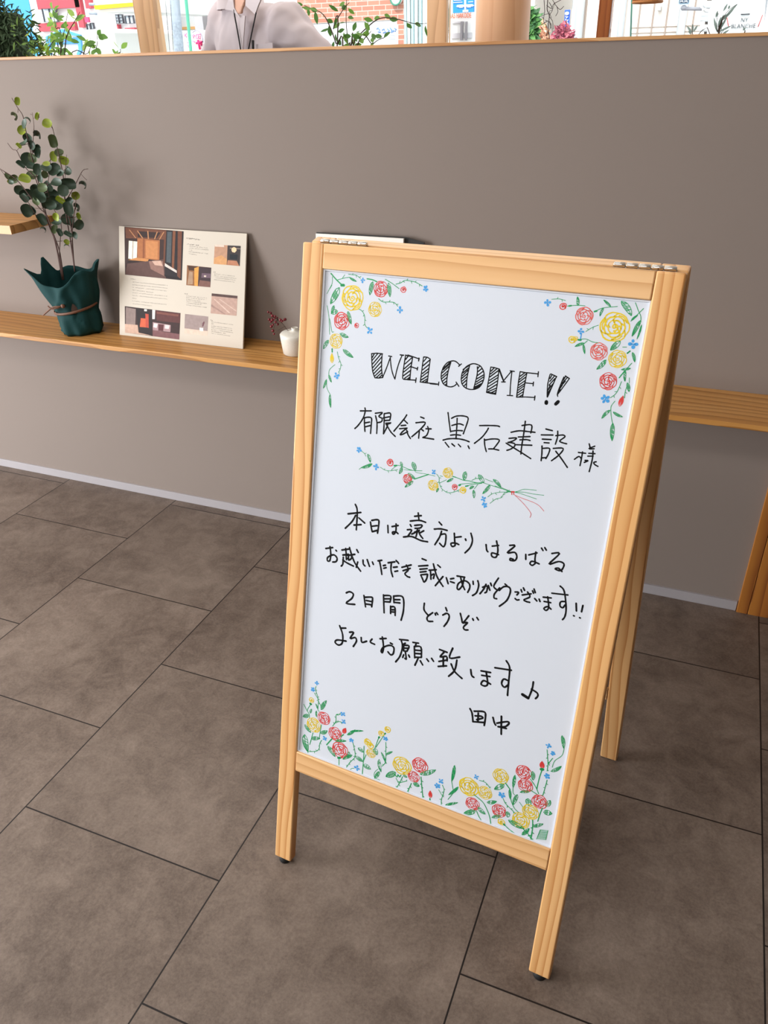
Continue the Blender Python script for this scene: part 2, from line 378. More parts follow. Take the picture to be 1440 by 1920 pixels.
# ---- marker drawing on the board (positions on the board in tenths of a millimetre)
INK = '''k 18:-1545,10280 -1453,10299 -1353,10302
k 18:-1542,10278 -1528,10165 -1508,10041 -1484,9974 -1453,9918
k 18:-1453,9918 -1388,9923 -1315,9942
k 18:-1360,10299 -1357,10176 -1348,10062 -1321,9950
k 18:-1527,10223 -1497,10282
k 18:-1524,10180 -1440,10291
k 18:-1514,10123 -1382,10293
k 18:-1505,10067 -1363,10255
k 18:-1497,10017 -1356,10188
k 18:-1480,9977 -1350,10125
k 18:-1461,9940 -1345,10065
k 18:-1427,9926 -1338,10017
k 18:-1376,9934 -1329,9982
k 18:-1316,9951 -1267,10090 -1216,10263
k 18:-1246,10284 -1192,10281
k 18:-1216,10263 -1186,10118 -1144,10009 -1106,9946
k 18:-1106,9946 -1091,10062 -1060,10203 -1021,10316
k 18:-1053,10325 -991,10327
k 18:-960,10335 -974,10158 -978,10004 -955,9964 -850,9981
k 18:-960,10331 -840,10322
k 18:-840,10322 -853,10140 -852,9981
k 18:-953,10268 -915,10326
k 18:-957,10200 -851,10309
k 18:-962,10125 -845,10243
k 18:-966,10074 -851,10185
k 18:-966,10017 -851,10118
k 18:-944,9980 -854,10055
k 18:-893,9975 -853,10015
k 18:-923,10339 -727,10305
k 18:-735,10318 -736,10273
k 18:-856,10171 -745,10152
k 18:-741,10177 -746,10134
k 18:-955,9964 -848,9970 -754,9978
k 18:-750,10012 -753,9944
k 17:-661,10342 -667,10199 -675,9963
k 17:-661,10342 -602,10346 -549,10325
k 17:-549,10325 -556,10146 -560,9977
k 17:-650,10279 -613,10334
k 18:-656,10211 -553,10314
k 18:-655,10150 -555,10247
k 18:-655,10093 -555,10186
k 18:-662,10042 -561,10134
k 18:-669,9990 -561,10072
k 18:-648,9964 -562,10027
k 18:-599,9966 -563,9999
k 18:-679,9962 -525,9965 -372,9970
k 18:-512,9959 -402,9965
k 17:-372,10003 -374,9952
k 17:-69,10300 -133,10341 -192,10344 -271,10306 -328,10221 -346,10119 -332,10043 -282,9977 -183,9957 -115,9984 -81,10022
k 17:-84,10278 -45,10319
k 17:-97,10042 -45,9985
k 17:-213,10319 -237,10211 -248,10077 -239,9966
k 17:-321,10217 -220,10324
k 17:-325,10194 -228,10295
k 17:-332,10149 -236,10256
k 17:-332,10098 -241,10194
k 17:-330,10060 -244,10149
k 17:-317,10022 -247,10093
k 17:-296,9992 -247,10038
k 17:-269,9971 -242,9999
k 17:-9,10242 82,10314
k 17:-3,10193 80,10281
k 17:-9,10148 68,10241
k 17:-11,10110 68,10192
k 17:0,10072 62,10142
k 17:10,10035 62,10092
k 17:32,9999 68,10043
k 17:-21,10097 -15,10195 38,10290 125,10343 195,10345 268,10315 322,10230 326,10132 291,10040 228,9987 137,9965 52,9983 -1,10031 -21,10097
k 17:87,10318 68,10143 75,9970
k 17:208,10312 219,10194 192,9993
k 17:219,10287 243,10328
k 17:222,10238 282,10295
k 17:226,10184 309,10261
k 17:221,10134 322,10208
k 17:221,10090 320,10175
k 17:214,10051 315,10126
k 17:202,10011 298,10074
k 17:193,9987 269,10031
k 17:203,9996 284,10050
k 16:414,10334 405,10144 396,9962
k 16:414,10334 477,10332 541,10322
k 16:541,10322 544,10131 538,9955
k 17:396,9959 470,9954 539,9953
k 17:399,9966 538,9960
k 17:427,10277 466,10330
k 17:422,10233 512,10326
k 17:416,10189 538,10302
k 17:419,10140 538,10238
k 17:417,10096 535,10194
k 17:412,10046 536,10146
k 17:410,9997 537,10097
k 17:410,9969 538,10043
k 17:463,9961 539,10010
k 17:509,9957 541,9978
k 16:541,10322 586,10234 630,10159
k 16:546,10323 636,10160
k 16:604,10143 660,10151
k 16:635,10170 681,10241 732,10318
k 16:710,10319 774,10319
k 16:738,10313 741,10158 755,9971
k 16:714,9962 797,9970
k 16:859,10327 855,10153 858,9959
k 16:859,10327 962,10323
k 16:959,10317 951,10145 945,9972
k 16:961,10326 1126,10331
k 16:1124,10362 1127,10292
k 16:946,10179 1072,10184
k 16:1074,10208 1076,10153
k 16:855,9957 980,9978 1127,9993
k 16:1124,10015 1125,9954
k 16:858,9961 948,9971
k 16:868,10262 926,10318
k 16:864,10213 950,10305
k 16:863,10176 946,10257
k 16:864,10133 947,10209
k 16:864,10095 948,10166
k 16:863,10057 945,10134
k 16:863,10020 942,10090
k 16:863,9982 943,10048
k 16:893,9965 943,10005
k 16:1296,10347 1287,10267 1284,10182 1302,10026
k 16:1306,10356 1395,10329
k 16:1390,10329 1352,10192 1307,10027
k 16:1305,10291 1323,10346
k 16:1306,10249 1362,10335
k 16:1303,10196 1373,10300
k 16:1302,10132 1358,10225
k 16:1303,10090 1341,10159
k 16:1304,10047 1328,10104
k 16:1295,10110 1319,10198
k 16:1302,10037 1314,10091
k 16:1495,10338 1465,10219 1441,10100 1450,10059
k 16:1513,10356 1575,10328
k 15:1575,10328 1510,10204 1448,10090
k 16:1491,10291 1519,10352
k 16:1478,10242 1543,10334
k 16:1464,10193 1524,10285
k 16:1455,10149 1491,10223
k 16:1450,10112 1470,10157
k 51:1301,9956 1302,9938
k 44:1438,9945 1469,9985
k 24:-1668,9356 -1473,9387
k 24:-1588,9416 -1579,9362 -1609,9244 -1686,9118 -1744,9054
k 24:-1584,9258 -1575,9147 -1557,9039
k 24:-1591,9252 -1526,9276 -1458,9269 -1454,9156 -1454,9022
k 24:-1564,9177 -1486,9203
k 24:-1559,9113 -1472,9148
k 23:-1398,9360 -1271,9390 -1333,9322 -1274,9298 -1275,9247 -1340,9218
k 23:-1389,9321 -1353,9204 -1345,9041
k 23:-1237,9380 -1145,9405 -1125,9368 -1134,9291
k 23:-1253,9307 -1145,9345
k 23:-1222,9271 -1140,9290
k 23:-1242,9375 -1228,9214 -1225,9056
k 24:-1225,9056 -1178,9161 -1162,9225
k 23:-1201,9231 -1114,9252
k 23:-1195,9220 -1157,9175 -1095,9104 -1014,9048
k 23:-1189,9221 -1124,9240
k 23:-851,9422 -897,9340 -1047,9128
k 23:-891,9336 -825,9291
k 23:-931,9238 -851,9257
k 23:-953,9184 -825,9216
k 23:-825,9216 -895,9148 -933,9091 -885,9109 -809,9163
k 23:-827,9180 -798,9114 -751,9061
k 22:-614,9427 -554,9415
k 23:-684,9324 -527,9355 -595,9239 -731,9093
k 23:-584,9241 -544,9218
k 23:-613,9206 -613,9091
k 23:-506,9259 -419,9271
k 22:-481,9298 -461,9242 -484,9158 -544,9113
k 23:-544,9113 -360,9118
k 21:-172,9566 -135,9419 -98,9280
k 21:-105,9488 -42,9530 40,9551 123,9553 159,9531 152,9458 110,9283
k 21:-15,9503 -5,9360 2,9196
k 21:-88,9380 21,9425 94,9417
k 21:-98,9286 0,9317 92,9328
k 21:-92,9228 -9,9250 71,9254
k 22:-205,9131 -119,9166 15,9192 133,9194 219,9179
k 22:-165,9101 -97,9039
k 22:-55,9100 -5,9070
k 21:50,9111 92,9079
k 21:209,9114 233,9077
k 21:352,9452 512,9480 624,9493 661,9487
k 21:493,9436 468,9376 407,9278 304,9170
k 21:452,9262 470,9169 506,9079
k 21:464,9248 554,9280 650,9296 685,9279 653,9210 613,9143
k 21:537,9125 606,9137 697,9134
k 21:995,9560 1134,9590 1140,9474
k 21:846,9433 964,9476 1090,9487 1201,9493
k 21:964,9383 1137,9419
k 21:993,9345 1087,9365 1146,9362
k 21:945,9263 1182,9297
k 21:1036,9630 1038,9446 1034,9266 1038,9138
k 21:827,9338 942,9364 890,9309 819,9275
k 21:819,9275 916,9277 927,9236 875,9184 819,9154
k 21:794,9260 914,9212 1052,9157 1194,9097
k 21:1352,9568 1448,9560
k 21:1298,9472 1466,9499
k 21:1321,9413 1451,9429
k 21:1356,9367 1428,9375
k 21:1332,9313 1346,9205 1351,9095
k 21:1343,9278 1445,9297 1445,9223 1416,9139
k 21:1353,9137 1424,9156
k 20:1526,9566 1536,9480 1521,9373
k 20:1508,9496 1606,9523 1640,9503 1575,9430 1623,9412 1681,9407
k 21:1500,9307 1641,9332 1600,9231 1502,9123
k 21:1542,9272 1626,9193 1744,9068
k 20:1865,9313 1968,9319
k 20:1921,9331 1922,9228 1918,9128
k 20:1825,9204 1882,9257 1922,9228
k 20:1995,9462 2019,9405
k 20:2077,9443 2001,9392 2074,9405
k 20:2012,9327 2098,9338
k 20:2004,9284 2077,9298
k 20:2064,9372 2074,9256 2060,9066
k 20:1975,9217 2019,9220 1970,9185
k 20:2133,9226 2101,9209 2121,9182 2168,9165
k 30:-1760,7586 -1520,7664
k 30:-1634,7780 -1589,7675 -1581,7342
k 30:-1613,7593 -1673,7468 -1792,7320
k 30:-1549,7561 -1434,7496
k 30:-1632,7415 -1498,7453
k 30:-1329,7537 -1307,7448 -1283,7377
k 30:-1308,7570 -1212,7605 -1174,7577 -1183,7374
k 30:-1291,7472 -1203,7502
k 30:-1279,7378 -1196,7419
k 29:-1008,7550 -992,7427
k 29:-932,7547 -823,7592
k 29:-863,7609 -856,7484 -894,7421 -915,7454 -855,7471 -813,7452
k 28:-551,7811 -436,7848
k 28:-494,7881 -469,7764
k 28:-618,7714 -461,7761 -350,7753
k 29:-612,7654 -592,7628
k 28:-535,7658 -411,7694 -431,7640 -522,7611
k 29:-654,7556 -578,7568 -635,7448
k 29:-710,7417 -567,7459 -409,7430 -282,7435
k 28:-480,7621 -491,7560 -571,7500
k 29:-524,7544 -444,7596
k 28:-475,7572 -491,7477
k 28:-450,7578 -428,7525 -371,7472
k 28:-368,7605 -430,7553
k 28:-122,7809 -73,7771
k 28:-190,7674 -85,7703 28,7702
k 28:-64,7667 -86,7564 -153,7416
k 28:-74,7608 6,7634 23,7557 18,7457 -11,7417 -74,7459
k 32:-2143,6867 -2009,6917
k 31:-2063,6922 -2038,6785 -2049,6665 -2096,6653 -2091,6718 -1981,6790 -1911,6745 -1925,6678 -1990,6653
k 31:-1943,6883 -1929,6872
k 31:-1828,6916 -1691,6967
k 31:-1756,6960 -1739,6858
k 31:-1803,6829 -1693,6870
k 31:-1742,6849 -1728,6763
k 31:-1729,6781 -1688,6800
k 31:-1791,6792 -1791,6667 -1820,6620
k 31:-1796,6738 -1709,6706 -1585,6680
k 31:-1684,6996 -1638,6883 -1561,6743 -1440,6623
k 31:-1710,6844 -1574,6899
k 31:-1691,6844 -1685,6765 -1632,6814 -1642,6872
k 31:-1508,6774 -1528,6672
k 31:-1544,6991 -1513,6949
k 31:-1411,6834 -1400,6766 -1366,6739
k 30:-1334,6862 -1281,6752
k 30:-1233,6843 -1212,6805
k 30:-1132,6890 -1062,6918
k 30:-1106,6901 -1068,6780 -1040,6668
k 30:-1027,6829 -987,6849
k 30:-1014,6785 -971,6808
k 30:-944,6902 -823,6950
k 30:-883,6923 -880,6793 -837,6679
k 30:-840,6847 -771,6873
k 30:-807,6780 -756,6804
k 30:-803,6979 -780,6961
k 30:-773,6962 -753,6940
k 29:-688,6886 -526,6970
k 30:-661,6832 -537,6907
k 29:-611,6945 -569,6873 -622,6790 -574,6751 -530,6748
k 29:-346,7125 -273,7115
k 29:-393,6983 -234,7035
k 29:-366,6934 -241,6977
k 29:-356,6885 -253,6923
k 29:-339,6838 -297,6771 -267,6731 -231,6797 -222,6880
k 29:-331,6845 -231,6881
k 29:-205,6958 -82,6998
k 29:-179,6953 -155,6812
k 29:-162,6878 -107,6915 -115,6836
k 29:-142,7084 -73,6915 -2,6815 65,6744
k 28:46,6912 -68,6720
k 28:-66,7086 -16,7057
k 28:152,7682 172,7567 187,7486 138,7458 118,7504 187,7526 248,7515
k 28:166,7616 272,7654
k 28:346,7632 357,7611
k 27:424,7746 463,7636 439,7510 366,7402
k 27:691,7621 711,7537 734,7512
k 27:792,7619 890,7655
k 27:849,7718 890,7580 877,7458 810,7452 803,7509 909,7506
k 27:1065,7697 1148,7711 1041,7568 1154,7605 1199,7548 1181,7479 1107,7460 1103,7491 1151,7487
k 26:1331,7614 1342,7535
k 26:1377,7617 1498,7680
k 26:1478,7689 1481,7569 1494,7514 1455,7465 1415,7485 1445,7531 1555,7514
k 26:1554,7771 1581,7739
k 26:1601,7791 1630,7756
k 26:1720,7725 1833,7753 1701,7547 1835,7623 1918,7611 1919,7545 1883,7487 1804,7496 1851,7520 1911,7481
k 29:105,6906 147,6813
k 29:178,6904 232,6929
k 29:183,6858 249,6854
k 28:281,6983 412,6996
k 28:342,6982 387,6866 437,6786
k 28:404,6974 389,6846 338,6760 307,6782 325,6870 419,6936 499,6906 516,6838 492,6753
k 28:557,6963 567,6914
k 28:633,6993 658,6918 638,6789 577,6720
k 28:724,6904 798,6945 800,6853 774,6822
k 28:775,6969 747,6880 695,6784
k 28:815,6960 849,6887
k 28:845,7008 865,6969
k 27:960,7124 902,6973 958,6925
k 27:1001,6969 932,6848 934,6777 977,6775
k 27:1076,7054 1108,7038
k 28:997,6923 1064,7006 1149,7018 1178,6946 1141,6793 1036,6661
k 27:1252,6966 1308,6975 1287,6925
k 27:1267,6859 1298,6843 1331,6856
k 27:1339,7029 1357,6994
k 27:1371,7068 1395,7031
k 27:1369,6947 1503,7004
k 27:1444,7018 1492,6951 1408,6877 1448,6858 1501,6859
k 27:1518,7058 1538,7023
k 27:1537,7093 1564,7040
k 27:1569,6942 1607,6912
k 27:1638,6951 1657,6916
k 26:1694,7000 1817,7020
k 27:1719,6934 1820,6942
k 26:1761,7025 1801,6857 1768,6797 1732,6823 1785,6866 1841,6838
k 26:1815,7099 2055,7135
k 26:1920,7245 1994,7177 2062,6920 2065,6782 2038,6718
k 26:2028,7019 1968,6997 1965,6933 2009,6909 2037,6963
k 26:2197,7037 2220,6916
k 26:2190,6830 2200,6827
k 26:2300,7030 2296,6923
k 26:2283,6823 2293,6820
k 32:-1686,6150 -1619,6191 -1547,6166 -1570,6076 -1672,5957 -1502,5982
k 32:-1341,6195 -1294,5995
k 32:-1315,6169 -1188,6204 -1172,6153 -1177,6028
k 32:-1288,6116 -1197,6123
k 32:-1283,6050 -1192,6062
k 31:-975,6306 -935,5985
k 31:-963,6299 -842,6321 -843,6211
k 31:-947,6241 -849,6269
k 31:-942,6190 -843,6211
k 31:-788,6336 -770,6220
k 31:-788,6336 -648,6374 -598,6312 -584,6119 -610,5938
k 31:-760,6278 -668,6303
k 31:-756,6228 -662,6244
k 31:-825,6138 -813,6005
k 31:-820,6129 -747,6138 -727,5994
k 31:-797,6080 -750,6093
k 31:-794,6041 -746,6050
k 30:-224,6361 -218,6244 -139,6169
k 30:-61,6235 -146,6134 -128,6064 -44,6081
k 30:-18,6236 -5,6208
k 30:7,6254 31,6229
k 29:154,6388 181,6336
k 30:118,6243 186,6295 232,6254 213,6152 161,6050
k 29:413,6359 448,6268 476,6207 560,6359
k 29:477,6203 555,6235 495,6138 521,6096 575,6108
k 29:630,6326 645,6303
k 29:697,6367 726,6333
k 33:-1769,5493 -1697,5339 -1693,5176 -1765,5111 -1836,5144 -1796,5203 -1618,5234
k 33:-1730,5457 -1643,5483
k 33:-1565,5425 -1484,5445 -1544,5310 -1448,5356 -1415,5296 -1470,5174
k 33:-1329,5392 -1307,5306 -1218,5356
k 32:-1117,5428 -1148,5361 -1061,5342
k 32:-969,5478 -854,5520
k 32:-928,5525 -889,5353 -897,5236 -926,5245 -898,5328 -780,5410 -695,5391 -695,5276 -742,5239 -796,5279
k 32:-767,5458 -727,5449
k 31:-604,5577 -445,5608
k 31:-570,5565 -537,5462 -564,5272 -636,5134
k 31:-530,5505 -491,5540
k 31:-518,5491 -508,5392
k 31:-518,5491 -419,5510 -446,5400
k 31:-513,5440 -430,5461
k 31:-508,5387 -446,5400
k 31:-475,5379 -445,5252 -472,5255
k 32:-500,5315 -513,5260
k 31:-409,5339 -388,5305
k 31:-355,5597 -254,5613
k 31:-295,5587 -305,5539
k 31:-322,5529 -294,5323
k 31:-322,5529 -204,5554 -174,5372
k 31:-304,5467 -197,5489
k 31:-298,5405 -191,5430
k 31:-291,5335 -177,5367
k 31:-231,5332 -276,5185
k 31:-188,5300 -137,5237
k 31:-75,5370 -39,5336
k 31:10,5408 49,5365
k 32:131,5614 268,5603
k 32:213,5586 157,5481 265,5527 285,5450
k 32:144,5393 273,5458
k 32:212,5498 231,5326
k 33:143,5298 285,5355
k 32:357,5708 323,5517 494,5587
k 32:453,5516 436,5321 344,5177
k 32:362,5416 438,5298 579,5214
k 32:709,5422 736,5325 777,5301
k 31:884,5456 1044,5478
k 31:905,5381 1043,5403
k 31:969,5472 1022,5267 982,5207 914,5219 952,5298 1071,5272
k 31:1105,5586 1375,5628
k 30:1272,5766 1343,5663 1361,5393 1375,5165
k 31:1357,5426 1275,5434 1251,5344 1305,5293 1360,5358
k 30:1752,5542 1750,5409 1715,5224
k 30:1740,5406 1838,5371 1856,5319 1827,5263
k 32:783,4708 828,4639 860,4504
k 32:860,4686 1031,4735 1064,4651 1063,4485
k 32:934,4677 948,4516
k 32:888,4607 989,4636 1018,4610 922,4546
k 33:862,4485 1056,4539
k 32:1191,4685 1224,4600 1253,4562
k 32:1268,4604 1429,4692 1468,4673 1411,4589 1307,4551
k 31:1327,4758 1367,4428
k 32:1297,4547 1436,4564
k 48:1611,5265 1707,5233
g 19:-2351,11417 -2242,11327 -2125,11251
g 44:-2154,11259 -2113,11262
g 10:-2242,11327 -2103,11372 -2010,11390
L 37:-2017,11382 -1897,11339
g 9:-2142,11369 -2106,11418
g 9:-2324,11373 -2319,11300 -2332,11246 -2403,11111
g 9:-2324,11244 -2355,11190
V 9:-2044,11432 -1966,11429 -1904,11428 -1831,11388
B 40:-1787,11362
g 17:-1716,11392 -1624,11386 -1546,11364
L 82:-1614,11359 -1648,11159
r 119:-1469,11263
L 76:-1348,11365 -1305,11165
g 10:-1407,11411 -1291,11363 -1166,11297
V 10:-1223,11356 -1144,11383 -1089,11419 -1002,11424 -899,11410 -793,11369
q 47:-1091,11289
B 46:-732,11336
L 122:-2190,11221 -2328,10963
y 191:-1948,11087
V 10:-1818,10933 -1753,10899 -1708,10823 -1699,10716 -1656,10667
B 58:-1603,10626
y 114:-1541,10954
V 10:-1494,11117 -1415,11079 -1310,11089 -1220,11085 -1163,11038
B 53:-1121,10990
L 89:-2193,10865 -2310,10815
L 59:-2263,10942 -2303,10822
r 136:-2110,10719
L 73:-2011,10879 -1937,10690
q 41:-1842,10680
g 9:-2391,10929 -2349,10783 -2331,10647 -2313,10490
g 9:-2329,10730 -2307,10650 -2275,10536 -2243,10540
y 117:-2192,10400
L 72:-2128,10525 -1973,10484
L 73:-2326,10398 -2412,10250
L 78:-2054,10284 -1862,10183
g 24:-2252,10269 -2248,10222
t 73:-2252,10199 -2240,10045
V 9:-2156,10236 -2125,10142 -2079,10063 -2081,9978 -2109,9917
B 55:-2141,9856
g 9:-2182,10028 -2275,9938 -2286,9858
L 43:-2286,9853 -2228,9736
L 47:-2322,9771 -2374,9618
g 9:-2321,9759 -2304,9631 -2240,9539
L 53:-2240,9539 -2213,9323
B 50:1113,11313
V 8:1164,11365 1267,11379 1356,11368
q 50:1337,11289
g 22:1418,11301 1446,11308
g 9:1396,11297 1441,11307 1541,11322 1633,11323
L 47:1537,11316 1512,11432
s 120:1643,11189
g 24:1772,11263 1799,11273
g 9:1788,11272 1849,11309 1923,11333 2062,11358
L 33:1973,11349 1869,11422
L 37:1883,11318 1854,11213
L 90:2099,11431 2263,11259
y 195:2070,11091
g 9:2284,11428 2339,11332 2381,11266 2396,11193
g 10:2399,11365 2267,11189
L 28:2271,11195 2341,11273
L 60:2390,11213 2317,10997
L 24:2413,11157 2387,10969
B 65:2349,10898
g 9:2220,10842 2272,10848
L 90:2174,10918 2067,10783
y 120:2180,10677
g 20:2324,10801 2295,10770
L 44:2359,10789 2411,10666
s 118:1915,10745
L 67:2030,10647 1929,10505
V 8:1852,11090 1779,11054 1698,10989
B 45:1632,10985
u 16:1644,10955 1641,10881
b 52:1529,10860
b 34:1572,10879
g 23:1614,10867 1649,10867
g 9:1614,10867 1714,10890 1810,10862 1888,10860
L 43:1701,10832 1583,10772
L 34:1692,10814 1732,10692
g 9:1740,10870 1692,10816
g 10:2374,10646 2324,10567
L 37:2373,10576 2253,10544
g 15:2306,10542 2245,10432
L 40:2310,10537 2329,10396
r 118:2107,10365
g 8:2377,10450 2390,10379
L 51:2363,10380 2406,10264
V 9:2366,10324 2356,10254 2363,10173
V 9:2284,10386 2257,10263 2228,10201 2175,10147
B 66:2111,10120
m 69:2339,10197 2313,10050
g 9:2244,10111 2206,10035 2214,9955 2240,9865 2273,9777
L 50:2200,9978 2108,9846
L 43:2245,9960 2382,9912
L 71:2268,9805 2299,9558
B 52:-1641,8717
V 9:-1590,8703 -1533,8673 -1508,8633
L 62:-1477,8677 -1416,8549
L 64:-1382,8532 -1579,8425
g 10:-1579,8425 -1611,8393
B 54:-1309,8491
V 9:-1232,8501 -1138,8470 -1043,8478 -920,8522
q 61:-1064,8612
g 26:-988,8574 -947,8584
g 10:-988,8577 -906,8593 -831,8583 -673,8559 -500,8583
g 8:-952,8579 -1029,8500
L 50:-882,8656 -852,8584
L 62:-852,8579 -887,8459
L 89:-678,8692 -616,8563
g 8:-807,8543 -652,8558
g 8:-621,8555 -588,8537 -455,8543 -374,8544 -272,8540
g 16:-618,8423 -510,8479 -384,8547
L 68:-734,8498 -603,8431
r 79:-738,8402
L 62:-635,8385 -766,8258
B 43:-304,8602
V 9:-251,8578 -205,8529 -192,8454 -153,8375 -98,8338 -26,8318 79,8355 153,8404
y 83:-67,8633
g 9:-189,8561 -146,8560
g 8:-186,8446 -125,8487 -79,8520
L 42:30,8566 -67,8487
y 87:-291,8386
L 33:-193,8359 -221,8288
g 17:22,8593 71,8589
g 11:22,8593 112,8582 202,8567 289,8575 405,8570 499,8588
L 84:219,8710 212,8566
q 48:70,8432
g 29:139,8473 157,8486
g 9:144,8479 166,8498 312,8541 499,8588
b 56:211,8409
g 23:246,8480 284,8495
g 10:251,8481 334,8522 500,8579
L 44:379,8507 316,8449
g 8:437,8547 389,8466
L 53:382,8448 404,8324
V 9:335,8593 397,8634 454,8641
L 83:430,8704 530,8588
g 8:538,8657 616,8643 674,8633
L 61:667,8675 807,8572
g 8:528,8589 692,8571 826,8556
L 56:632,8580 531,8417
B 47:555,8339
B 46:586,8248
V 8:621,8386 680,8446 778,8490 887,8520 959,8536
V 8:667,8291 712,8343 763,8387 835,8421 863,8488 924,8524
g 9:710,8579 845,8555 959,8541
g 8:805,8575 960,8544
g 18:922,8536 968,8538
e 24:973,8539 1015,8548
e 13:980,8531 988,8499
e 13:1011,8533 1017,8505
g 8:1027,8550 1083,8576 1169,8621 1348,8640
g 8:1032,8549 1157,8573 1303,8575 1468,8588
g 8:1028,8546 1135,8540 1256,8524 1367,8510
e 7:1029,8504 1141,8429 1234,8356 1309,8283 1320,8248 1311,8206
e 7:1034,8500 1172,8473 1312,8452 1417,8418 1504,8349
B 45:-2156,4206
B 50:-2232,4047
V 12:-2167,4136 -2177,4066 -2133,3962 -2104,3852 -2099,3651
V 12:-2195,3985 -2106,3882
g 12:-2095,3840 -2046,3771
L 94:-2033,3685 -1935,3914
L 37:-2100,3673 -2155,3772
b 55:-2246,3815
g 46:-2268,3732 -2253,3728
g 14:-2263,3714 -2317,3596 -2322,3549
g 14:-2406,3671 -2330,3561 -2281,3503 -2268,3416
L 96:-2290,3481 -2410,3403
L 53:-2259,3529 -2235,3629
L 40:-2128,3630 -2119,3497
r 134:-1962,3526
y 152:-2169,3306
L 88:-2359,3247 -2217,3123
g 16:-2174,3135 -2197,3009 -2227,2855
L 155:-2351,3030 -2264,2683
L 94:-2193,2988 -2019,3069
g 14:-2005,3374 -2019,3231 -2032,3072
L 93:-2011,3185 -1875,3292
B 51:-1919,3107
V 14:-1976,3046 -2016,2954 -2018,2860 -2074,2768 -2256,2686
V 15:-1767,3431 -1709,3558 -1711,3692 -1632,3728
V 14:-1713,3519 -1643,3574 -1591,3578
B 54:-1575,3756
B 51:-1552,3607
r 140:-1705,3287
m 93:-1496,3486 -1538,3361
g 21:-1529,3337 -1580,3276
L 70:-1694,3135 -1466,3222
L 63:-1457,3357 -1301,3525
L 45:-1398,3454 -1137,3562
g 25:-1763,3158 -1866,2988
r 169:-1578,2983
L 115:-1841,2966 -1670,2800
L 79:-1317,2974 -1505,2807
L 67:-1387,3018 -1393,2901
g 46:-1605,2799 -1566,2818
g 15:-1589,2816 -1576,2635
V 14:-1330,3246 -1293,3139 -1262,3029 -1269,2934 -1349,2810 -1420,2666
B 51:-1362,3272
B 61:-1202,2737
g 11:-1343,2635 -1309,2684 -1259,2707
g 16:-1097,3252 -1085,3021 -1083,2631
b 71:-1034,3366
b 68:-973,3319
y 95:-945,3160
L 90:-1214,3169 -1101,3119
L 94:-1250,2972 -1089,2925
L 112:-1079,2853 -923,2823
g 13:-1040,3092 -1085,2930
L 115:-877,3291 -824,3172
g 13:-877,3298 -820,3544
g 13:-858,3321 -711,3658
g 35:-820,3536 -812,3554
g 29:-710,3656 -701,3674
b 61:-780,3640
b 63:-664,3764
B 49:-688,3564
V 13:-675,3495 -657,3294 -645,3089 -706,2974
L 47:-645,3251 -526,3357
L 47:-746,3260 -631,3061
L 83:-774,3098 -712,2847
g 10:-777,2885 -840,2783 -831,2679 -722,2670
L 83:-745,2845 -832,2660
y 180:-320,3141
r 150:18,3283
r 112:-76,3005
L 133:-428,2955 -607,2789
g 19:-444,2913 -393,2869 -378,2925 -342,2890 -320,2942
L 60:-282,2957 -197,2939
V 14:-410,2841 -356,2762
V 15:-285,2921 -330,2773 -383,2628
V 14:-330,2773 -200,2863
L 102:37,3105 316,3307
V 18:-106,2851 -135,2739 -164,2633
L 104:-69,2867 52,2857
V 19:62,3055 105,2825 151,2615
m 81:264,2846 280,2702
g 27:273,2682 289,2620
B 53:438,3125
B 59:382,3003
V 13:471,3054 511,2980 508,2895 487,2744 502,2630
V 12:415,2933 488,2844
L 72:647,3536 631,3194
g 12:630,3197 662,3085 681,2981 606,2809
L 63:762,3138 605,2905
L 56:571,2674 791,2821
y 178:944,3215
B 49:1053,3461
V 13:1113,3416 1220,3417 1314,3343
y 127:1238,3216
r 125:1052,2907
L 113:1117,2793 923,2651
L 96:1157,2885 1300,2798
g 16:1060,3097 1225,3017 1318,2898 1379,2783 1421,2641
g 15:1136,2801 1195,2702 1259,2632
L 85:1299,3040 1458,3134
y 139:1463,3645
L 108:1541,3511 1393,3350
g 19:1558,3547 1652,3458
g 14:1652,3458 1693,3269 1772,3130 1846,3084
L 57:1645,3455 1680,3277
L 62:1699,3763 1698,3508
g 11:1697,3511 1711,3414 1744,3385
L 79:1789,3413 1743,3183
B 64:1532,3296
V 14:1563,3231 1619,3151 1718,3089 1816,3028
r 126:1526,2967
L 78:1568,2884 1418,2779
L 93:1668,3015 1686,2904
b 65:1588,2765
g 36:1642,2740 1654,2731
g 15:1645,2741 1744,2679 1886,2634
r 132:1830,3870
r 127:1893,3635
L 85:1971,3947 2002,3786
g 15:1958,3788 2061,3679 2127,3572
L 59:1972,3544 1825,3471
g 15:1988,3582 2109,3548
m 90:2094,4187 2113,4058
g 51:2101,4037 2128,4048
g 17:2116,4035 2094,3844 2086,3656
B 49:2152,4505
B 41:2241,4397
V 13:2142,4428 2168,4301 2193,4180 2200,4044
V 13:2251,4309 2199,4191
L 72:2333,4768 2392,4552
g 10:2399,4567 2388,4419 2291,4276 2269,4145
L 69:2258,4059 2407,4220
B 53:2214,3950
V 14:2224,3880 2218,3778 2199,3569
r 130:2163,3427
L 122:1969,3407 2003,3278
L 89:2291,3389 2330,3527
g 17:2228,3328 2208,3217 2190,3045
L 118:2260,3256 2394,3294
g 11:1840,3280 1961,3160
y 141:2047,3172
y 153:1911,2938
L 116:1705,2856 1989,2807
L 77:1969,2666 2072,2848
V 18:1968,2798 2083,2718 2146,2641
V 20:2104,3033 2125,2886 2129,2660
L 73:2137,2909 2283,3035
h 14:2255,2901 2379,2948 2372,2754 2220,2693'''
COLS = {'k': 0, 'g': 1, 'r': 2, 'y': 3, 's': 4, 'u': 5}
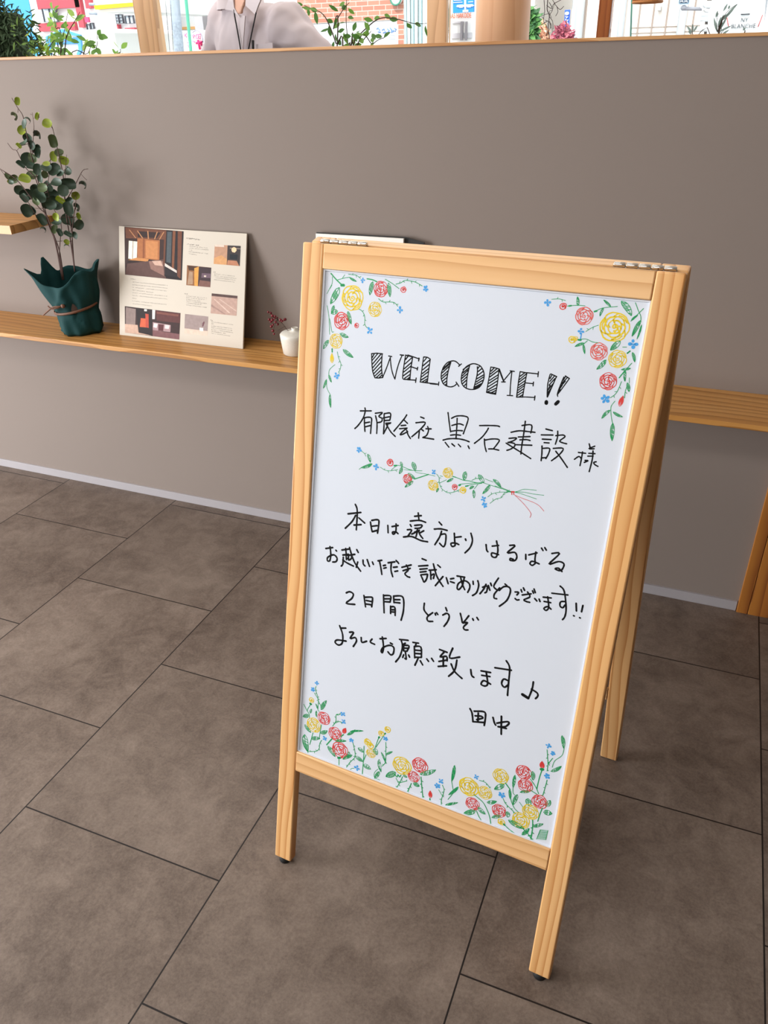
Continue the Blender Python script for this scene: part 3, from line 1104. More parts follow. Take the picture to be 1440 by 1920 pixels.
MK = [mat('black_marker', '0a0a0c', 0.7, spec=0.2), mat('green_marker', '0f9a55', 0.6, var=0.15, scale=300), mat('red_marker', 'd93a35', 0.6, var=0.12, scale=300),
      mat('yellow_marker', 'e6c712', 0.6, var=0.12, scale=300), mat('salmon_marker', 'e2645a', 0.6, var=0.12, scale=300), mat('blue_marker', '3f9ee0', 0.6, var=0.12, scale=300)]
class Ink:
    def __init__(s, base): s.mb = MB(); s.k = 0; s.row = 0; s.base = base
    def lift(s): s.k += 1; return s.base - 2.5e-7 * s.row - 2e-8 * (s.k % 16)
    def disc(s, c, r, n=10, q=1.0, a=0.0):
        t = s.lift(); ca, sa = math.cos(a), math.sin(a)
        s.mb.poly([(c.x + r * (math.cos(i * 2 * math.pi / n) * ca - q * math.sin(i * 2 * math.pi / n) * sa), t, c.y + r * (math.cos(i * 2 * math.pi / n) * sa + q * math.sin(i * 2 * math.pi / n) * ca)) for i in range(n)])
    def line(s, pts, wd, col, sub=5, taper=True):
        s.mb.mi = COLS[col]; t = s.lift(); P = crv([Vector((p[0], p[1])) for p in pts], sub); h = wd / 2
        Lf = []; n = len(P)
        for i, p in enumerate(P):
            d = P[min(i + 1, n - 1)] - P[max(i - 1, 0)]
            if d.length < 1e-9: d = Vector((1, 0))
            d.normalize(); q = Vector((-d.y, d.x)) * h * (1.0 + 0.07 * math.sin(i * 1.7 + s.k))
            Lf.append((s.mb.bm.verts.new((p.x + q.x, t, p.y + q.y)), s.mb.bm.verts.new((p.x - q.x, t, p.y - q.y))))
        for a, b2 in zip(Lf, Lf[1:]): s.mb.face([a[0], b2[0], b2[1], a[1]])
        s.disc(P[0], h, 8); s.disc(P[-1], h, 8)
    def rose(s, c, r, col, seed):
        g = random.Random(seed); wd = min(max(r * 0.10, 0.0009), 0.0019)
        def P(rad, a): return c + Vector((math.cos(a), math.sin(a))) * rad
        a0 = g.random() * 6.28
        for n, R0, R1, span in ((6, 0.80, 0.98, 1.25), (5, 0.55, 0.72, 1.2), (4, 0.36, 0.47, 1.2)):
            a0 += 0.5
            for k in range(n):
                st = 2 * math.pi / n; a = a0 + k * st + g.uniform(-.1, .1)
                s.line([P(r * R1 * .95, a - st * 0.12), P(r * R1 * g.uniform(.98, 1.03), a + st * 0.35), P(r * R1 * g.uniform(.96, 1.02), a + st * 0.78), P(r * R1 * .9, a + st * 1.0), P(r * R0 * .9, a + st * span)], wd * g.uniform(.8, 1.15), col, 2)
        for k in range(3):
            a = a0 + k * 2.1; s.line([P(r * 0.84, a), P(r * 0.86, a + 0.5), P(r * .8, a + .9)], wd * 0.9, col)
        s.line([P(r * 0.28 * (1 - k / 11), a0 + k * 0.85) for k in range(11)], wd * 0.95, col, 2)
        if g.random() < 0.6: s.line([P(r * 0.5, a0 + 1), P(r * 0.1, a0 + 2.4), P(r * 0.5, a0 + 3.6)], wd, col)
    def leaf(s, a, b2, wd, seed):
        g = random.Random(seed); d = b2 - a; L = d.length; n = Vector((-d.y, d.x)).normalized(); lw = min(max(wd * 0.09, 0.0007), 0.0013)
        bend = g.uniform(-.12, .12) * L
        def pt(k, side):
            prof = (k ** 0.6) * ((1 - k) ** 0.75) * 1.95
            return a + d * k + n * (side * wd * 0.5 * prof + bend * 4 * k * (1 - k) * 0.5)
        for sd in (-1, 1): s.line([pt(k / 6, sd) for k in range(7)], lw, 'g', 2)
        s.line([pt(k / 4, 0) for k in range(5)], lw * 0.9, 'g', 2)
        m = max(4, int(L / (lw * 2.1)))
        gap = g.random() < 0.7
        for k in range(1, m):
            q = k / m
            if gap and g.random() < 0.12: continue
            q2 = min(1, q + 0.16); s.line([pt(q, -0.95), pt(min(1, q + 0.06), -0.2)] if g.random() < 0.2 else [pt(q, -0.95), pt(q2, 0.9)], lw * g.uniform(1.0, 1.6), 'g', 2)
    def vine(s, pts, wd, seed):
        g = random.Random(seed); s.line(pts, wd, 'g'); P = crv([Vector(p) for p in pts], 8); acc = 0; sd = 1
        for i in range(1, len(P)):
            acc += (P[i] - P[i - 1]).length
            if acc > 0.0062:
                acc = 0; d = (P[i] - P[i - 1]).normalized(); q = Vector((-d.y, d.x)) * sd; sd = -sd
                s.line([P[i], P[i] + (q * 0.9 + d * 0.5) * g.uniform(.0022, .0036)], wd * 0.9, 'g')
    def flower(s, c, r, seed):
        g = random.Random(seed); s.mb.mi = COLS['u']; a0 = g.random() * 6.28; n = 4 if g.random() < .6 else 5
        for k in range(n):
            a = a0 + k * 2 * math.pi / n + g.uniform(-.2, .2); p = c + Vector((math.cos(a), math.sin(a))) * r * 0.62
            s.disc(p, r * g.uniform(.36, .46), 9, g.uniform(.7, 1.0), a)
        s.line([c + Vector((math.cos(a0), math.sin(a0))) * r * .5, c + Vector((math.cos(a0 + 3), math.sin(a0 + 3))) * r * .4], r * 0.3, 'u')
    def bud(s, c, r, col, seed):
        g = random.Random(seed); a0 = g.random() * 6.28
        def P(rad, a): return c + Vector((math.cos(a), math.sin(a) * 0.95)) * rad
        s.line([P(r * .88 * g.uniform(.9, 1.1), a0 + k * 0.7) for k in range(10)], r * 0.26, col, 3)
        s.line([P(r * 0.62 * (1 - k / 12), a0 + k * 0.8) for k in range(12)], r * 0.24, col, 2)
        s.line([P(r * .5, a0 + 1), P(r * .3, a0 + 4)], r * 0.3, col)
    def drop(s, a, b2, wd, col):
        d = b2 - a; n = Vector((-d.y, d.x)).normalized()
        for f in (1.0, 0.72, 0.45, 0.2):
            out = [a + d * (0.5 - 0.5 * f)] + [a + d * (0.5 + (k - 0.5) * f) + n * sd * wd * 0.42 * f * math.sin(k * math.pi) ** 0.8 * (0.7 + 0.5 * k) for sd, ks in ((1, (.25, .5, .75, .95)), (-1, (.95, .75, .5, .25))) for k in ks]
            s.line(out + [out[0]], wd * 0.13, col, 2)
kink = Ink(REC - 0.00005); fink = Ink(REC - 0.00004)
for i, ln in enumerate(INK.split('\n')):
    hd, _, t = ln.partition(':'); hd = hd.split(); c = hd[0]
    wd = int(hd[1]) * 1e-4; fink.row = i
    P = [Vector([int(q) * 1e-4 for q in a.split(',')]) for a in t.split()]
    g_ = fink
    if c == 'k': kink.line(P, wd * 1.09, 'k', 4)
    elif c == 'g': fink.line(P, max(wd, .0007), 'g')
    elif c == 'u': fink.line(P, wd, 'u')
    elif c == 'e': fink.line(P, max(wd, .0007), 'r')
    elif c in 'rys': fink.rose(P[0], wd, c, i)
    elif c == 'L': fink.leaf(P[0], P[1], wd, i)
    elif c == 'V': fink.vine(P, max(wd, .0007), i)
    elif c == 'B': fink.flower(P[0], wd, i)
    elif c == 'q': fink.bud(P[0], wd, 'r', i)
    elif c == 'b': fink.bud(P[0], wd, 'y', i)
    elif c == 'm': fink.drop(P[0], P[1], wd, 'r')
    elif c == 't': fink.drop(P[0], P[1], wd, 'y')
    elif c == 'h':
        fink.line(P + [P[0]], .0012, 'g', 1)
        for k in range(1, 9): fink.line([P[0].lerp(P[3], k / 9), P[1].lerp(P[2], k / 9)], .0011, 'g')
kink.mb.raw('handwriting', MK[:1], board); fo = fink.mb.raw('flower_drawing', MK, board)
fo['label'] = 'roses, leaves and small blue flowers drawn in coloured marker'

# ------------------------------------------------------------------ printed panel leaning on the shelf
PW, PH = 0.4575, 0.3305
pth = math.atan2(0.094, 0.3195)
panel = thing('photo_panel', 'square white printed panel of interior photos and small text leaning on the wall shelf', 'printed panel', (0.478, -0.062, 0.6590))
b = MB(); b.box(0.0, PW, 0.0, 0.0055, 0.0, PH, 0.0006, 1); pb = b.build('sheet', mat('cream_card', 'cbc1b1', 0.6, var=0.015), panel, (0, 0, 0), (-pth, 0, 0))
PRINT = '''3a2622:210,3297 2392,3262 2351,1845 227,1873
6b412e:248,3278 1860,3265 1699,2990 265,2962
33221f:718,3189 1569,3185 1424,3020 718,3014
b98258:380,3217 417,3218 662,2982 624,2980
b98258:681,3201 718,3203 924,2989 879,2987
b98258:1072,3211 1109,3213 1136,2982 1091,2980
b98258:1423,3207 1459,3203 1358,2987 1321,2986
b98258:1660,3210 1697,3206 1534,2982 1498,2980
a8693f:699,2984 1534,2962 1521,2370 698,2410
8a5030:905,2965 980,2968 973,2411 898,2407
c28250:1017,2927 1461,2920 1457,2410 1018,2414
f5e6d4:378,2894 699,2881 679,2349 356,2360
8a6a58:529,2887 552,2888 528,2355 505,2354
c7884f:679,2409 1130,2391 1093,2315 337,2320
2b1a16:337,2320 1093,2315 1075,2225 317,2224
5c423c:317,2209 1723,2426 1765,1856 235,1879
8d6a5f:1131,2332 1650,2363 1709,1926 1206,2100
c9a694:1242,2344 1576,2373 1651,2216 1355,2228
262022:1696,3263 2392,3262 2351,1845 1727,1942
6a3f2b:1696,3263 1769,3261 1724,2250 1669,2276
7d4d34:2004,3255 2105,3254 2062,2154 1982,2193
6e4230:2184,3257 2335,3259 2303,1877 2186,1957
4c5458:1806,3225 1969,3225 1943,2322 1779,2341
d8c8be:1724,2309 2165,2117 2166,2044 1725,2221
1d1517:1690,1969 2350,1895 2351,1845 1802,1873
3b2726:213,912 2323,871 2288,66 216,90
8d7b75:252,885 639,854 618,360 249,358
c9a894:217,362 761,372 1253,92 216,90
2a2020:639,885 1287,891 1253,92 746,138
f2e8da:964,881 1067,880 1060,821 960,819
d0603f:830,594 1117,594 1099,325 792,319
b84a38:1003,746 1128,741 1137,313 1023,334
e8ddd6:1268,890 1381,884 1364,609 1269,601
5c3432:1381,884 2323,856 2306,568 1440,569
7a4a40:1438,843 2258,820 2240,759 1438,782
a98a8c:1289,511 1966,478 1950,263 1290,265
ddd2d2:1327,483 1478,481 1441,340 1309,359
d6cccc:1742,474 1929,469 1893,350 1743,352
5a2f33:1497,467 1704,470 1687,270 1499,268
7b5456:1290,265 2296,234 2288,66 1291,80
b98f74:3497,2940 3938,2944 3930,2391 3471,2392
d8c4b4:3497,2940 3808,2943 3827,2888 3506,2885
cf9a68:3480,2558 3731,2657 3931,2556 3930,2391 3471,2392
3b3434:3938,2944 4387,2951 4375,2385 3930,2391
8a7a70:4016,2884 4383,2884 4384,2856 4017,2856
f2c9a0:4084,2874 4158,2911 4237,2882 4250,2813 4191,2753 4105,2763 4073,2817
20252a:4029,2702 4295,2703 4287,2562 4020,2566
b57c5e:3959,2529 4268,2525 4358,2387 3940,2392
8a5c3a:2531,2300 3394,2281 3375,1712 2516,1716
4a3020:2560,2287 2953,2282 2902,2149 2598,2159
d79a4a:2794,2229 2953,2282 2930,1710 2805,1721
a88a70:2617,2131 2743,2110 2750,1761 2552,1733
3c2d31:2960,2283 3394,2276 3375,1712 2937,1716
6a5560:3063,2102 3381,2108 3378,1978 3049,1971
d6c7b8:3143,2044 3224,2043 3215,1996 3144,1997
7a564c:2997,1895 3370,1877 3375,1712 2948,1717
b99a8c:3432,1542 4333,1534 4320,954 3406,954
54403c:3432,1542 4333,1534 4328,1458 3427,1466
d2b8aa:3508,1379 3543,1381 4116,1018 4046,1013
cdb2a4:3683,1392 3736,1396 4304,1106 4305,1078
a2847a:3423,1226 3942,975 3872,969 3414,1166
9c8b87:2484,860 3327,850 3306,273 2469,274
dcc5b3:2470,426 3321,418 3306,273 2469,274
f0e8e2:3023,496 3157,493 3159,397 3025,403
6f4a50:3113,534 3128,640 3177,704 3207,661 3156,538
T14:2492,3067 3005,3056
T11:2512,2903 2991,2894
T9:2603,2851 3256,2829
T9:2604,2799 3293,2774
T9:2587,2749 2729,2737
T9:2588,2692 3296,2666
T9:2589,2635 2892,2615
T11:3478,2158 3555,2154
T9:3504,2108 4233,2087
T9:3506,2056 4304,2023
T9:3507,2004 4254,1975
T9:3498,1946 4222,1915
T11:449,1758 678,1752
T9:506,1671 1860,1655
T9:506,1590 1860,1575
T9:506,1508 1861,1492
T9:506,1429 1322,1407
T9:505,1347 1845,1335
T9:505,1265 1845,1252
T9:505,1180 678,1175
T9:504,1095 1810,1084
T9:504,1012 1267,1002
T11:2459,1461 2604,1457
T9:2522,1398 3277,1390
T9:2523,1348 3278,1338
T9:2524,1295 3066,1280
T9:2525,1244 3281,1229
T9:2526,1191 3086,1185
T9:2527,1132 3302,1113
T11:3412,753 3483,748
T9:3438,702 4232,683
T9:3440,652 3582,644
T9:3441,584 4219,573
T9:3443,533 4204,513
T9:3444,474 4223,455
T9:3446,423 3997,405
T9:3447,370 4140,344'''
groups = []; tx = MB(); gi = random.Random(3); cols = {}
cur = None
starts = {'3a2622', '3b2726', 'b98f74', '8a5c3a', 'b99a8c', '9c8b87'}
kk = 0
for ln in PRINT.split('\n'):
    h, _, t = ln.partition(':'); P = [Vector([int(q) * 1e-4 for q in a.split(',')]) for a in t.split()]
    if h[0] == 'T':
        hh = int(h[1:]) * 0.00034; a, b2 = P; d = b2 - a; L = d.length; d.normalize(); n = Vector((-d.y, d.x)); st = hh * 1.06; m = max(2, int(L / st))
        for k in range(m):
            o = a + d * (k * st)
            if gi.random() < 0.05: continue
            for q in range(gi.choice((2, 3, 3, 4))):
                hz = gi.random() < 0.55; f = gi.uniform(.1, .9); g1, g2 = gi.uniform(0, .3), gi.uniform(.6, .95); th = hh * 0.075 * (1.5 if h != 'T9' else 1)
                if hz: c0, c1, e = o + d * hh * .8 * g1 + n * hh * f, o + d * hh * .8 * g2 + n * hh * f, n * th
                else: c0, c1, e = o + d * hh * .8 * f + n * hh * g1, o + d * hh * .8 * f + n * hh * g2, d * th
                tx.poly([(v.x, -0.00012, v.y - hh * .5) for v in (c0 - e, c1 - e, c1 + e, c0 + e)])
    else:
        if h in starts and len(P) == 4 and (cur is None or (P[1] - P[0]).length > 0.04):
            cur = MB(); cur.cl = []; groups.append(cur); kk = 0
        kk += 1; cur.mi = len(cur.cl); cur.cl.append(h)
        cur.poly([(p.x, -0.0002 - 0.000006 * kk, p.y) for p in P])
for g in groups: g.raw('printed_photo', [mat('print_' + h, h, 0.6, var=0.25, scale=90, spec=0.2) for h in g.cl], pb)
tx.raw('printed_text', mat('print_text', '2a2422', 0.7), pb)

# panel standing behind the sign
pn = thing('display_panel', 'white panel with black backing on the shelf, its top edge showing above the sign', 'display panel', (1.165, -0.03, 0.6590))
b = MB(); b.box(0, 0.262, 0.0, 0.008, 0.0, 0.3340, 0.0006, 1); b.build('sheet', mat('white_card', 'eeeae2', 0.6, var=0.01), pn, (0, 0, 0), (-0.15, 0, 0))
b = MB(); b.prism([(-0.002, 0.0083, 0.0), (0.318, 0.0083, 0.0), (0.318, 0.0083, 0.3265), (0.264, 0.0083, 0.3372), (-0.002, 0.0083, 0.3372)], (0, 0.0035, 0)); b.build('backing', mat('black_card', '15130f', 0.6), pn, (0, 0, 0), (-0.15, 0, 0))

# ------------------------------------------------------------------ vase with berries
VX, VY, VZ = 1.108, -0.042, 0.6587
v = thing('bud_vase', 'small speckled white ceramic bud vase on the shelf at the left edge of the sign', 'vase', (VX, VY, VZ))
b = MB(); b.lathe([(0.004, 0.0), (0.036, 0.0), (0.0395, 0.003), (0.0445, 0.05), (0.045, 0.058), (0.041, 0.0625), (0.02, 0.066), (0.0105, 0.0685), (0.0095, 0.073), (0.0105, 0.0765), (0.0085, 0.0768), (0.007, 0.0755), (0.007, 0.04)], (0, 0, 0), 40, True)
b.build('body', mat('speckled_glaze', 'd9d4c8', 0.45, var=0.1, scale=260), v)
sp = thing('berry_sprig', 'twig of dark red berries standing in the little white vase', 'berry sprig', (VX, VY, VZ + 0.05))
yv = VY
def lp(u, v_, y): return at(u, v_, y) - Vector((VX, VY, VZ + 0.05))
b = MB(); bb = MB()
mainl = [Vector((0, 0, -0.005)), Vector((0.001, 0, 0.02)), lp(541, 620, yv), lp(534, 612, yv), lp(528, 605, yv), lp(521, 599, yv), lp(514, 594, yv), lp(508, 588, yv), lp(503, 585, yv)]
b.tube(crv(mainl, 3), 0.0009, 6)
BER = [(503, 585), (508, 587), (511, 592), (516, 593), (505, 599), (511, 600), (520, 596), (517, 604), (526, 600), (533, 600), (529, 602), (509, 612), (512, 609), (521, 608), (512, 620), (514, 626), (508, 603), (535, 599), (515, 597)]
for i, (u, v_) in enumerate(BER):
    p = lp(u, v_, yv + rnd.uniform(-.018, .018)); q = min(mainl[3:], key=lambda a: (a - p).length + rnd.random() * .003)
    b.tube([q, (p + q) / 2 + Vector((0, 0, .002)), p], 0.0005, 5); bb.ball(p, 0.0033 + 0.0006 * (i % 3), 10, 7)
b.build('twig', mat('twig_brown', '3c2a20', 0.8), sp); bb.build('berries', mat('dark_red_berry', '6d1220', 0.35, var=0.3, scale=50), sp)

# ------------------------------------------------------------------ eucalyptus in a green wrapped pot
EX, EY, EZ = 0.333, -0.068, 0.6588
eu = thing('eucalyptus_plant', 'tall eucalyptus with curled round leaves in a dark green wrapped pot on the shelf', 'potted plant', (EX, EY, EZ))
E0 = Vector((EX, EY, EZ))
g = random.Random(5)
N = 72
def fold(a, z):
    return 0.0045 * math.sin(3 * a + 14 * z) + 0.003 * math.sin(7 * a - 20 * z + 1) + 0.0022 * math.sin(11 * a + 31 * z)
rings = []
lev = [(0.0, .066), (.004, .074), (.02, .0765), (.045, .0775), (.062, .0765), (.075, .0735), (.085, .073), (.1, .079), (.13, .089), (.155, .093), (.18, .095)]
def rim(a):     # height of the wrap's edge round the pot: corners stand up, the front folds low
    h = .162
    for c, hh, wd in ((3.78, .046, .3), (3.1, .062, .22), (2.2, .03, .7), (0.75, .055, .55), (5.75, .042, .42), (0.1, .02, .5)):
        d = (a - c + math.pi) % (2 * math.pi) - math.pi
        h += hh * math.exp(-(d / wd) ** 2)
    d = (a - 4.75 + math.pi) % (2 * math.pi) - math.pi
    return h - .004 * math.exp(-(d / .4) ** 2)
for i in range(19):
    k = i / 18; r_ = []
    for j in range(N):
        a = j * 2 * math.pi / N; h = rim(a) * k
        zz = h; q = 0
        for (z0, r0), (z1, r1) in zip(lev, lev[1:]):
            if z0 <= zz <= z1: q = r0 + (r1 - r0) * (zz - z0) / (z1 - z0)
        if zz > .18: q = .095 + (zz - .18) * 0.35
        d = (a - 3.78 + math.pi) % (2 * math.pi) - math.pi
        q += .040 * math.exp(-(d / .36) ** 2) * max(0, (h - .08) / .12) ** 1.3
        q *= 1 - .07 * math.exp(-(((a - 3.9 + math.pi) % (2 * math.pi) - math.pi) / .6) ** 2) * (h < .07)
        f = fold(a, h * 1.0) * (0.5 if abs(h - .068) < .008 else 1.0)
        # two big crossing creases below the cord
        f += .007 * max(0, 1 - abs(math.sin(a * 1.5 + h * 25)) * 4) * (h < .066) + .006 * max(0, 1 - abs(math.sin(a * 1.0 - h * 9 - .5)) * 6) * (h > .08)
        r_.append((math.cos(a) * (q + f) * .92, math.sin(a) * (q + f) * .82, h + .0006))
    rings.append(r_)
b = MB(); b.loft(rings, False)
wr = b.build('wrap', mat('dark_green_felt', '0a3a3a', 0.8, var=0.15, scale=40, spec=0.3), eu)
md = wr.modifiers.new('thickness', 'SOLIDIFY'); md.thickness = 0.0022; md.offset = -1
b = MB(); b.lathe([(0.001, .003), (.052, .003), (.062, .12), (.058, .122), (.056, .112), (.001, .112)], n=32); b.build('pot', mat('brown_nursery_pot', '4a352a', .8), eu)
b = MB()
for i in range(140):
    a = g.random() * 6.28; r_ = math.sqrt(g.random()) * .05; p = Vector((r_ * math.cos(a), r_ * math.sin(a), .113 + g.random() * .006)); d = Vector((g.uniform(-1, 1), g.uniform(-1, 1), g.uniform(-.3, .5))).normalized()
    b.tube([p, p + d * .007 + Vector((0, 0, .002)), p + d * .014], .0012, 4)
b.build('wood_shavings', mat('wood_shavings', 'a67f56', .85, var=.25, scale=200), eu)
b = MB(); pts = []
for j in range(0, 41):
    a = j * 2 * math.pi / 40 + 4.1; q = .0735 + .0035; z = .084 + .014 * math.cos(a - .76)
    pts.append(Vector((math.cos(a) * q * .95, math.sin(a) * q * .86, z)))
rr = []
for p in pts: rr.append([p + Vector((0, 0, .0042)), p + Vector((p.x, p.y, 0)).normalized() * .0022 + Vector((0, 0, .003)), p + Vector((p.x, p.y, 0)).normalized() * .0022 - Vector((0, 0, .003)), p - Vector((0, 0, .0042))])
b.loft(rr, True)
k0 = at(118, 574, EY - .072) - E0
b.ball(k0, (.0075, .006, .0065)); b.tube(crv([k0, at(110, 575, EY - .08) - E0, at(98, 577, EY - .085) - E0, at(80, 592, EY - .088) - E0], 4), [.0026] * 12 + [.0012], 6)
b.tube(crv([k0, at(106, 578, EY - .083) - E0, at(97, 579, EY - .088) - E0, at(90, 574, EY - .088) - E0], 4), .0022, 6)
b.build('leather_cord', mat('brown_leather', '6e4630', .6, var=.15, scale=80), eu)
def ep(x, y, dy=0.0): return at(x / 3.84, 160 + y / 3.84, EY + dy) - E0
STEMS = [([(455, 1400), (400, 1130), (350, 1000), (310, 830), (275, 690), (240, 560), (215, 450), (185, 320), (165, 220), (130, 165), (85, 90)], .0, .0022),
 ([(460, 1400), (430, 1200), (385, 1070), (340, 940), (290, 890), (240, 830), (180, 750), (130, 690), (90, 655), (0, 600)], -.03, .002),
 ([(450, 1400), (395, 1120), (345, 980), (300, 850), (260, 680), (190, 600), (150, 530), (120, 470), (90, 460), (55, 415)], .025, .002),
 ([(460, 1395), (430, 1240), (435, 1100), (440, 1000), (370, 850), (330, 700)], -.02, .0017),
 ([(540, 1340), (510, 1130), (480, 950), (465, 800), (455, 650), (430, 530), (405, 420), (385, 330), (365, 270)], .02, .0021),
 ([(540, 1340), (520, 1120), (530, 950), (545, 860), (545, 800)], -.03, .0017),
 ([(530, 1250), (510, 1000), (470, 860), (500, 790), (540, 720), (575, 650), (600, 610), (635, 602)], .03, .0018),
 ([(480, 900), (465, 760), (470, 640), (480, 500)], -.015, .0013), ([(300, 800), (340, 720), (360, 600), (365, 480)], -.035, .0013),
 ([(235, 500), (240, 380), (245, 290), (232, 195)], .03, .0012), ([(270, 960), (210, 850), (150, 790)], -.05, .0012)]
b = MB(); SP = []
for pl, dy, r_ in STEMS:
    n = len(pl); P = crv([ep(x, y, dy * (i / (n - 1))) for i, (x, y) in enumerate(pl)], 4)
    b.tube(P, [r_ * (1 - .6 * i / (len(P) - 1)) for i in range(len(P))], 7); SP += P[4:]
LIME = [(130, 115, 22), (278, 225, 22), (342, 278, 28), (162, 325, 28), (135, 437, 18), (395, 512, 30), (460, 540, 30), (180, 680, 35), (545, 795, 25), (435, 825, 28), (410, 945, 25), (575, 940, 22), (335, 570, 22), (75, 690, 18), (480, 1130, 18)]
DARK = [(122, 210, 30), (205, 230, 32), (185, 280, 28), (275, 335, 32), (200, 375, 28), (175, 425, 36), (235, 430, 26), (262, 455, 30), (282, 485, 30), (200, 535, 40), (240, 520, 30), (145, 575, 28), (230, 590, 30), (275, 605, 32), (335, 600, 35), (395, 612, 40), (500, 620, 32), (380, 400, 36), (428, 490, 28), (70, 650, 28), (102, 670, 28), (85, 695, 20), (228, 655, 32), (300, 670, 25), (140, 750, 32), (185, 785, 40), (260, 755, 36), (290, 790, 42), (355, 730, 35), (410, 710, 35), (490, 720, 46), (610, 695, 34), (320, 640, 22), (370, 800, 48), (270, 830, 30), (340, 840, 40), (180, 815, 30), (500, 890, 42), (570, 865, 30), (190, 902, 40), (228, 900, 28), (370, 860, 32), (420, 870, 32), (300, 970, 38), (320, 1020, 30), (410, 1000, 36), (490, 970, 40), (520, 1000, 30), (565, 1000, 32), (545, 1075, 26), (490, 1075, 26), (430, 1060, 24), (475, 1140, 28), (400, 1040, 28), (245, 800, 34), (310, 740, 30), (440, 640, 26), (455, 760, 34), (385, 830, 30), (500, 830, 28)]
CURL = {(122, 210), (205, 230), (275, 335), (610, 695), (570, 865), (475, 1140), (320, 1020)}
def rleaf(mb, c, r, d, curl, gg):
    """round leaf hanging from its stalk, rolled along its length"""
    view = Vector((.55, -.8, .2)) + Vector((gg.uniform(-.75, .75), gg.uniform(-.6, .6), gg.uniform(-.5, .7)))
    d = (d - view * d.dot(view) / view.length_squared)
    d.normalize(); side = d.cross(view).normalized(); nn_ = side.cross(d).normalized()
    if curl > 1.4:
        side = Vector((.66, -.68, .3 + gg.uniform(-.3, .3))).normalized(); an = gg.uniform(-1.2, .3); im = Vector((.72, .69, 0)); d = (im * math.cos(an) + Vector((0, 0, 1)) * math.sin(an)) * (1 if gg.random() < .6 else -1); d = (d - side * d.dot(side)).normalized(); nn_ = side.cross(d).normalized()
        if nn_.z > 0: nn_ = -nn_
    R = r * (1.0 if curl < 1.4 else 1.3); nr = 6; na = 16; V = [mb.bm.verts.new(c)]
    def bendp(x, y):
        # roll y about side axis
        if curl > .05:
            rad = 2 * R / (curl * 3.0); th = y / rad; yy = rad * math.sin(th); zz = rad * (1 - math.cos(th))
        else: yy, zz = y, 0
        zz += .22 * x * x / R
        return c + side * x + d * yy + nn_ * zz
    V = [mb.bm.verts.new(bendp(0, 0))]; rows = []
    for i in range(1, nr): rows.append([mb.bm.verts.new(bendp(R * i / (nr - 1) * math.cos(k * 2 * math.pi / na), R * i / (nr - 1) * math.sin(k * 2 * math.pi / na) * 1.05)) for k in range(na)])
    for k in range(na): mb.face([V[0], rows[0][k], rows[0][(k + 1) % na]], True)
    for a, b2 in zip(rows, rows[1:]):
        for k in range(na): mb.face([a[k], b2[k], b2[(k + 1) % na], a[(k + 1) % na]], True)
lm = MB()
for lst, mi in ((DARK, 0), (LIME, 1)):
    for (x, y, r_) in lst:
        dy = g.uniform(-.055, .045); p = ep(x, y, dy); s = min(SP, key=lambda q: (q - p).length)
        d = p - s
        if d.length < .004: d = Vector((g.uniform(-1, 1), g.uniform(-1, 1), -.6))
        d = d.normalized() + Vector((g.uniform(-.5, .5), g.uniform(-.9, .3), g.uniform(-.6, .2)))
        lm.mi = mi if mi else (2 if g.random() < .25 else 0)
        rm = r_ / 3.84 * .00187 * 1.02
        st = p - d.normalized() * rm * .9
        rleaf(lm, p, rm, d, 1.45 if (x, y) in CURL else g.uniform(.45, 1.25), g)
        if (st - s).length < .06: b.tube([s, (s + st) / 2 + Vector((0, 0, -.001)), st], .0007, 5)
b.build('stems', mat('reddish_stem', '4d3128', .7, var=.15, scale=60), eu)
LG = [mat('eucalyptus_green', '3a4f3e', .5, var=.35, scale=45), mat('young_lime_leaf', '8b9a2a', .5, var=.15, scale=60), mat('olive_eucalyptus', '566640', .5, var=.25, scale=45)]
lo = lm.raw('foliage', LG, eu)

# ------------------------------------------------------------------ window side behind the low wall
POST = wood('post_wood', 'dcb48c', 'd0a276', 'aa7c52', 'z', 26, .7, .5, .6)
POSTR = wood('post_wood_red', 'b06a34', '9d5526', '7c3a16', 'z', 26, .7, .5, .7)
WY = 1.55
def xs(u, y=WY): return at(u, 60, y).x
posts = [(257, 308, POST), (800, 845, POST), (1118, 1146, POSTR)]
for i, (u0, u1, m) in enumerate(posts):
    b = MB(); b.box(xs(u0), xs(u1, WY + .06), WY, WY + .06, 0.0, 2.7, .003); struct(b.build('trim_%d' % (i + 2), m))
b = MB(); b.box(2.252, 2.32, WY, WY + .1, 0.0, 2.7, .003); struct(b.build('trim_5', POSTR))
b = MB(); b.box(-1.70, -1.60, WY, WY + .1, 0.0, 2.7, .003); struct(b.build('trim_6', POST))
cl = at(887, 40, .95); cr_ = at(988, 40, .95); cc = (cl + cr_) / 2; cr = (cr_.x - cl.x) / 2 * .97
b = MB(); b.lathe([(cr, 0.0), (cr, 2.7)], (cc.x + .01, .95, 0), 64)
tag(b.build('wooden_column', wood('smooth_column_wood', 'e4b892', 'd8a47a', 'c68c60', 'z', 14, .6, .45, .5)), 'thick round smooth wooden column behind the low wall', 'column')
GL = bpy.data.materials.new('window_glass'); GL.use_nodes = True
nt = GL.node_tree; nt.nodes.clear(); o_ = nt.nodes.new('ShaderNodeOutputMaterial'); mxs = nt.nodes.new('ShaderNodeMixShader'); tr = nt.nodes.new('ShaderNodeBsdfTransparent'); gl = nt.nodes.new('ShaderNodeBsdfGlossy'); fr = nt.nodes.new('ShaderNodeFresnel')
fr.inputs['IOR'].default_value = 1.1; gl.inputs['Roughness'].default_value = 0.0; tr.inputs['Color'].default_value = (.97, .985, .98, 1)
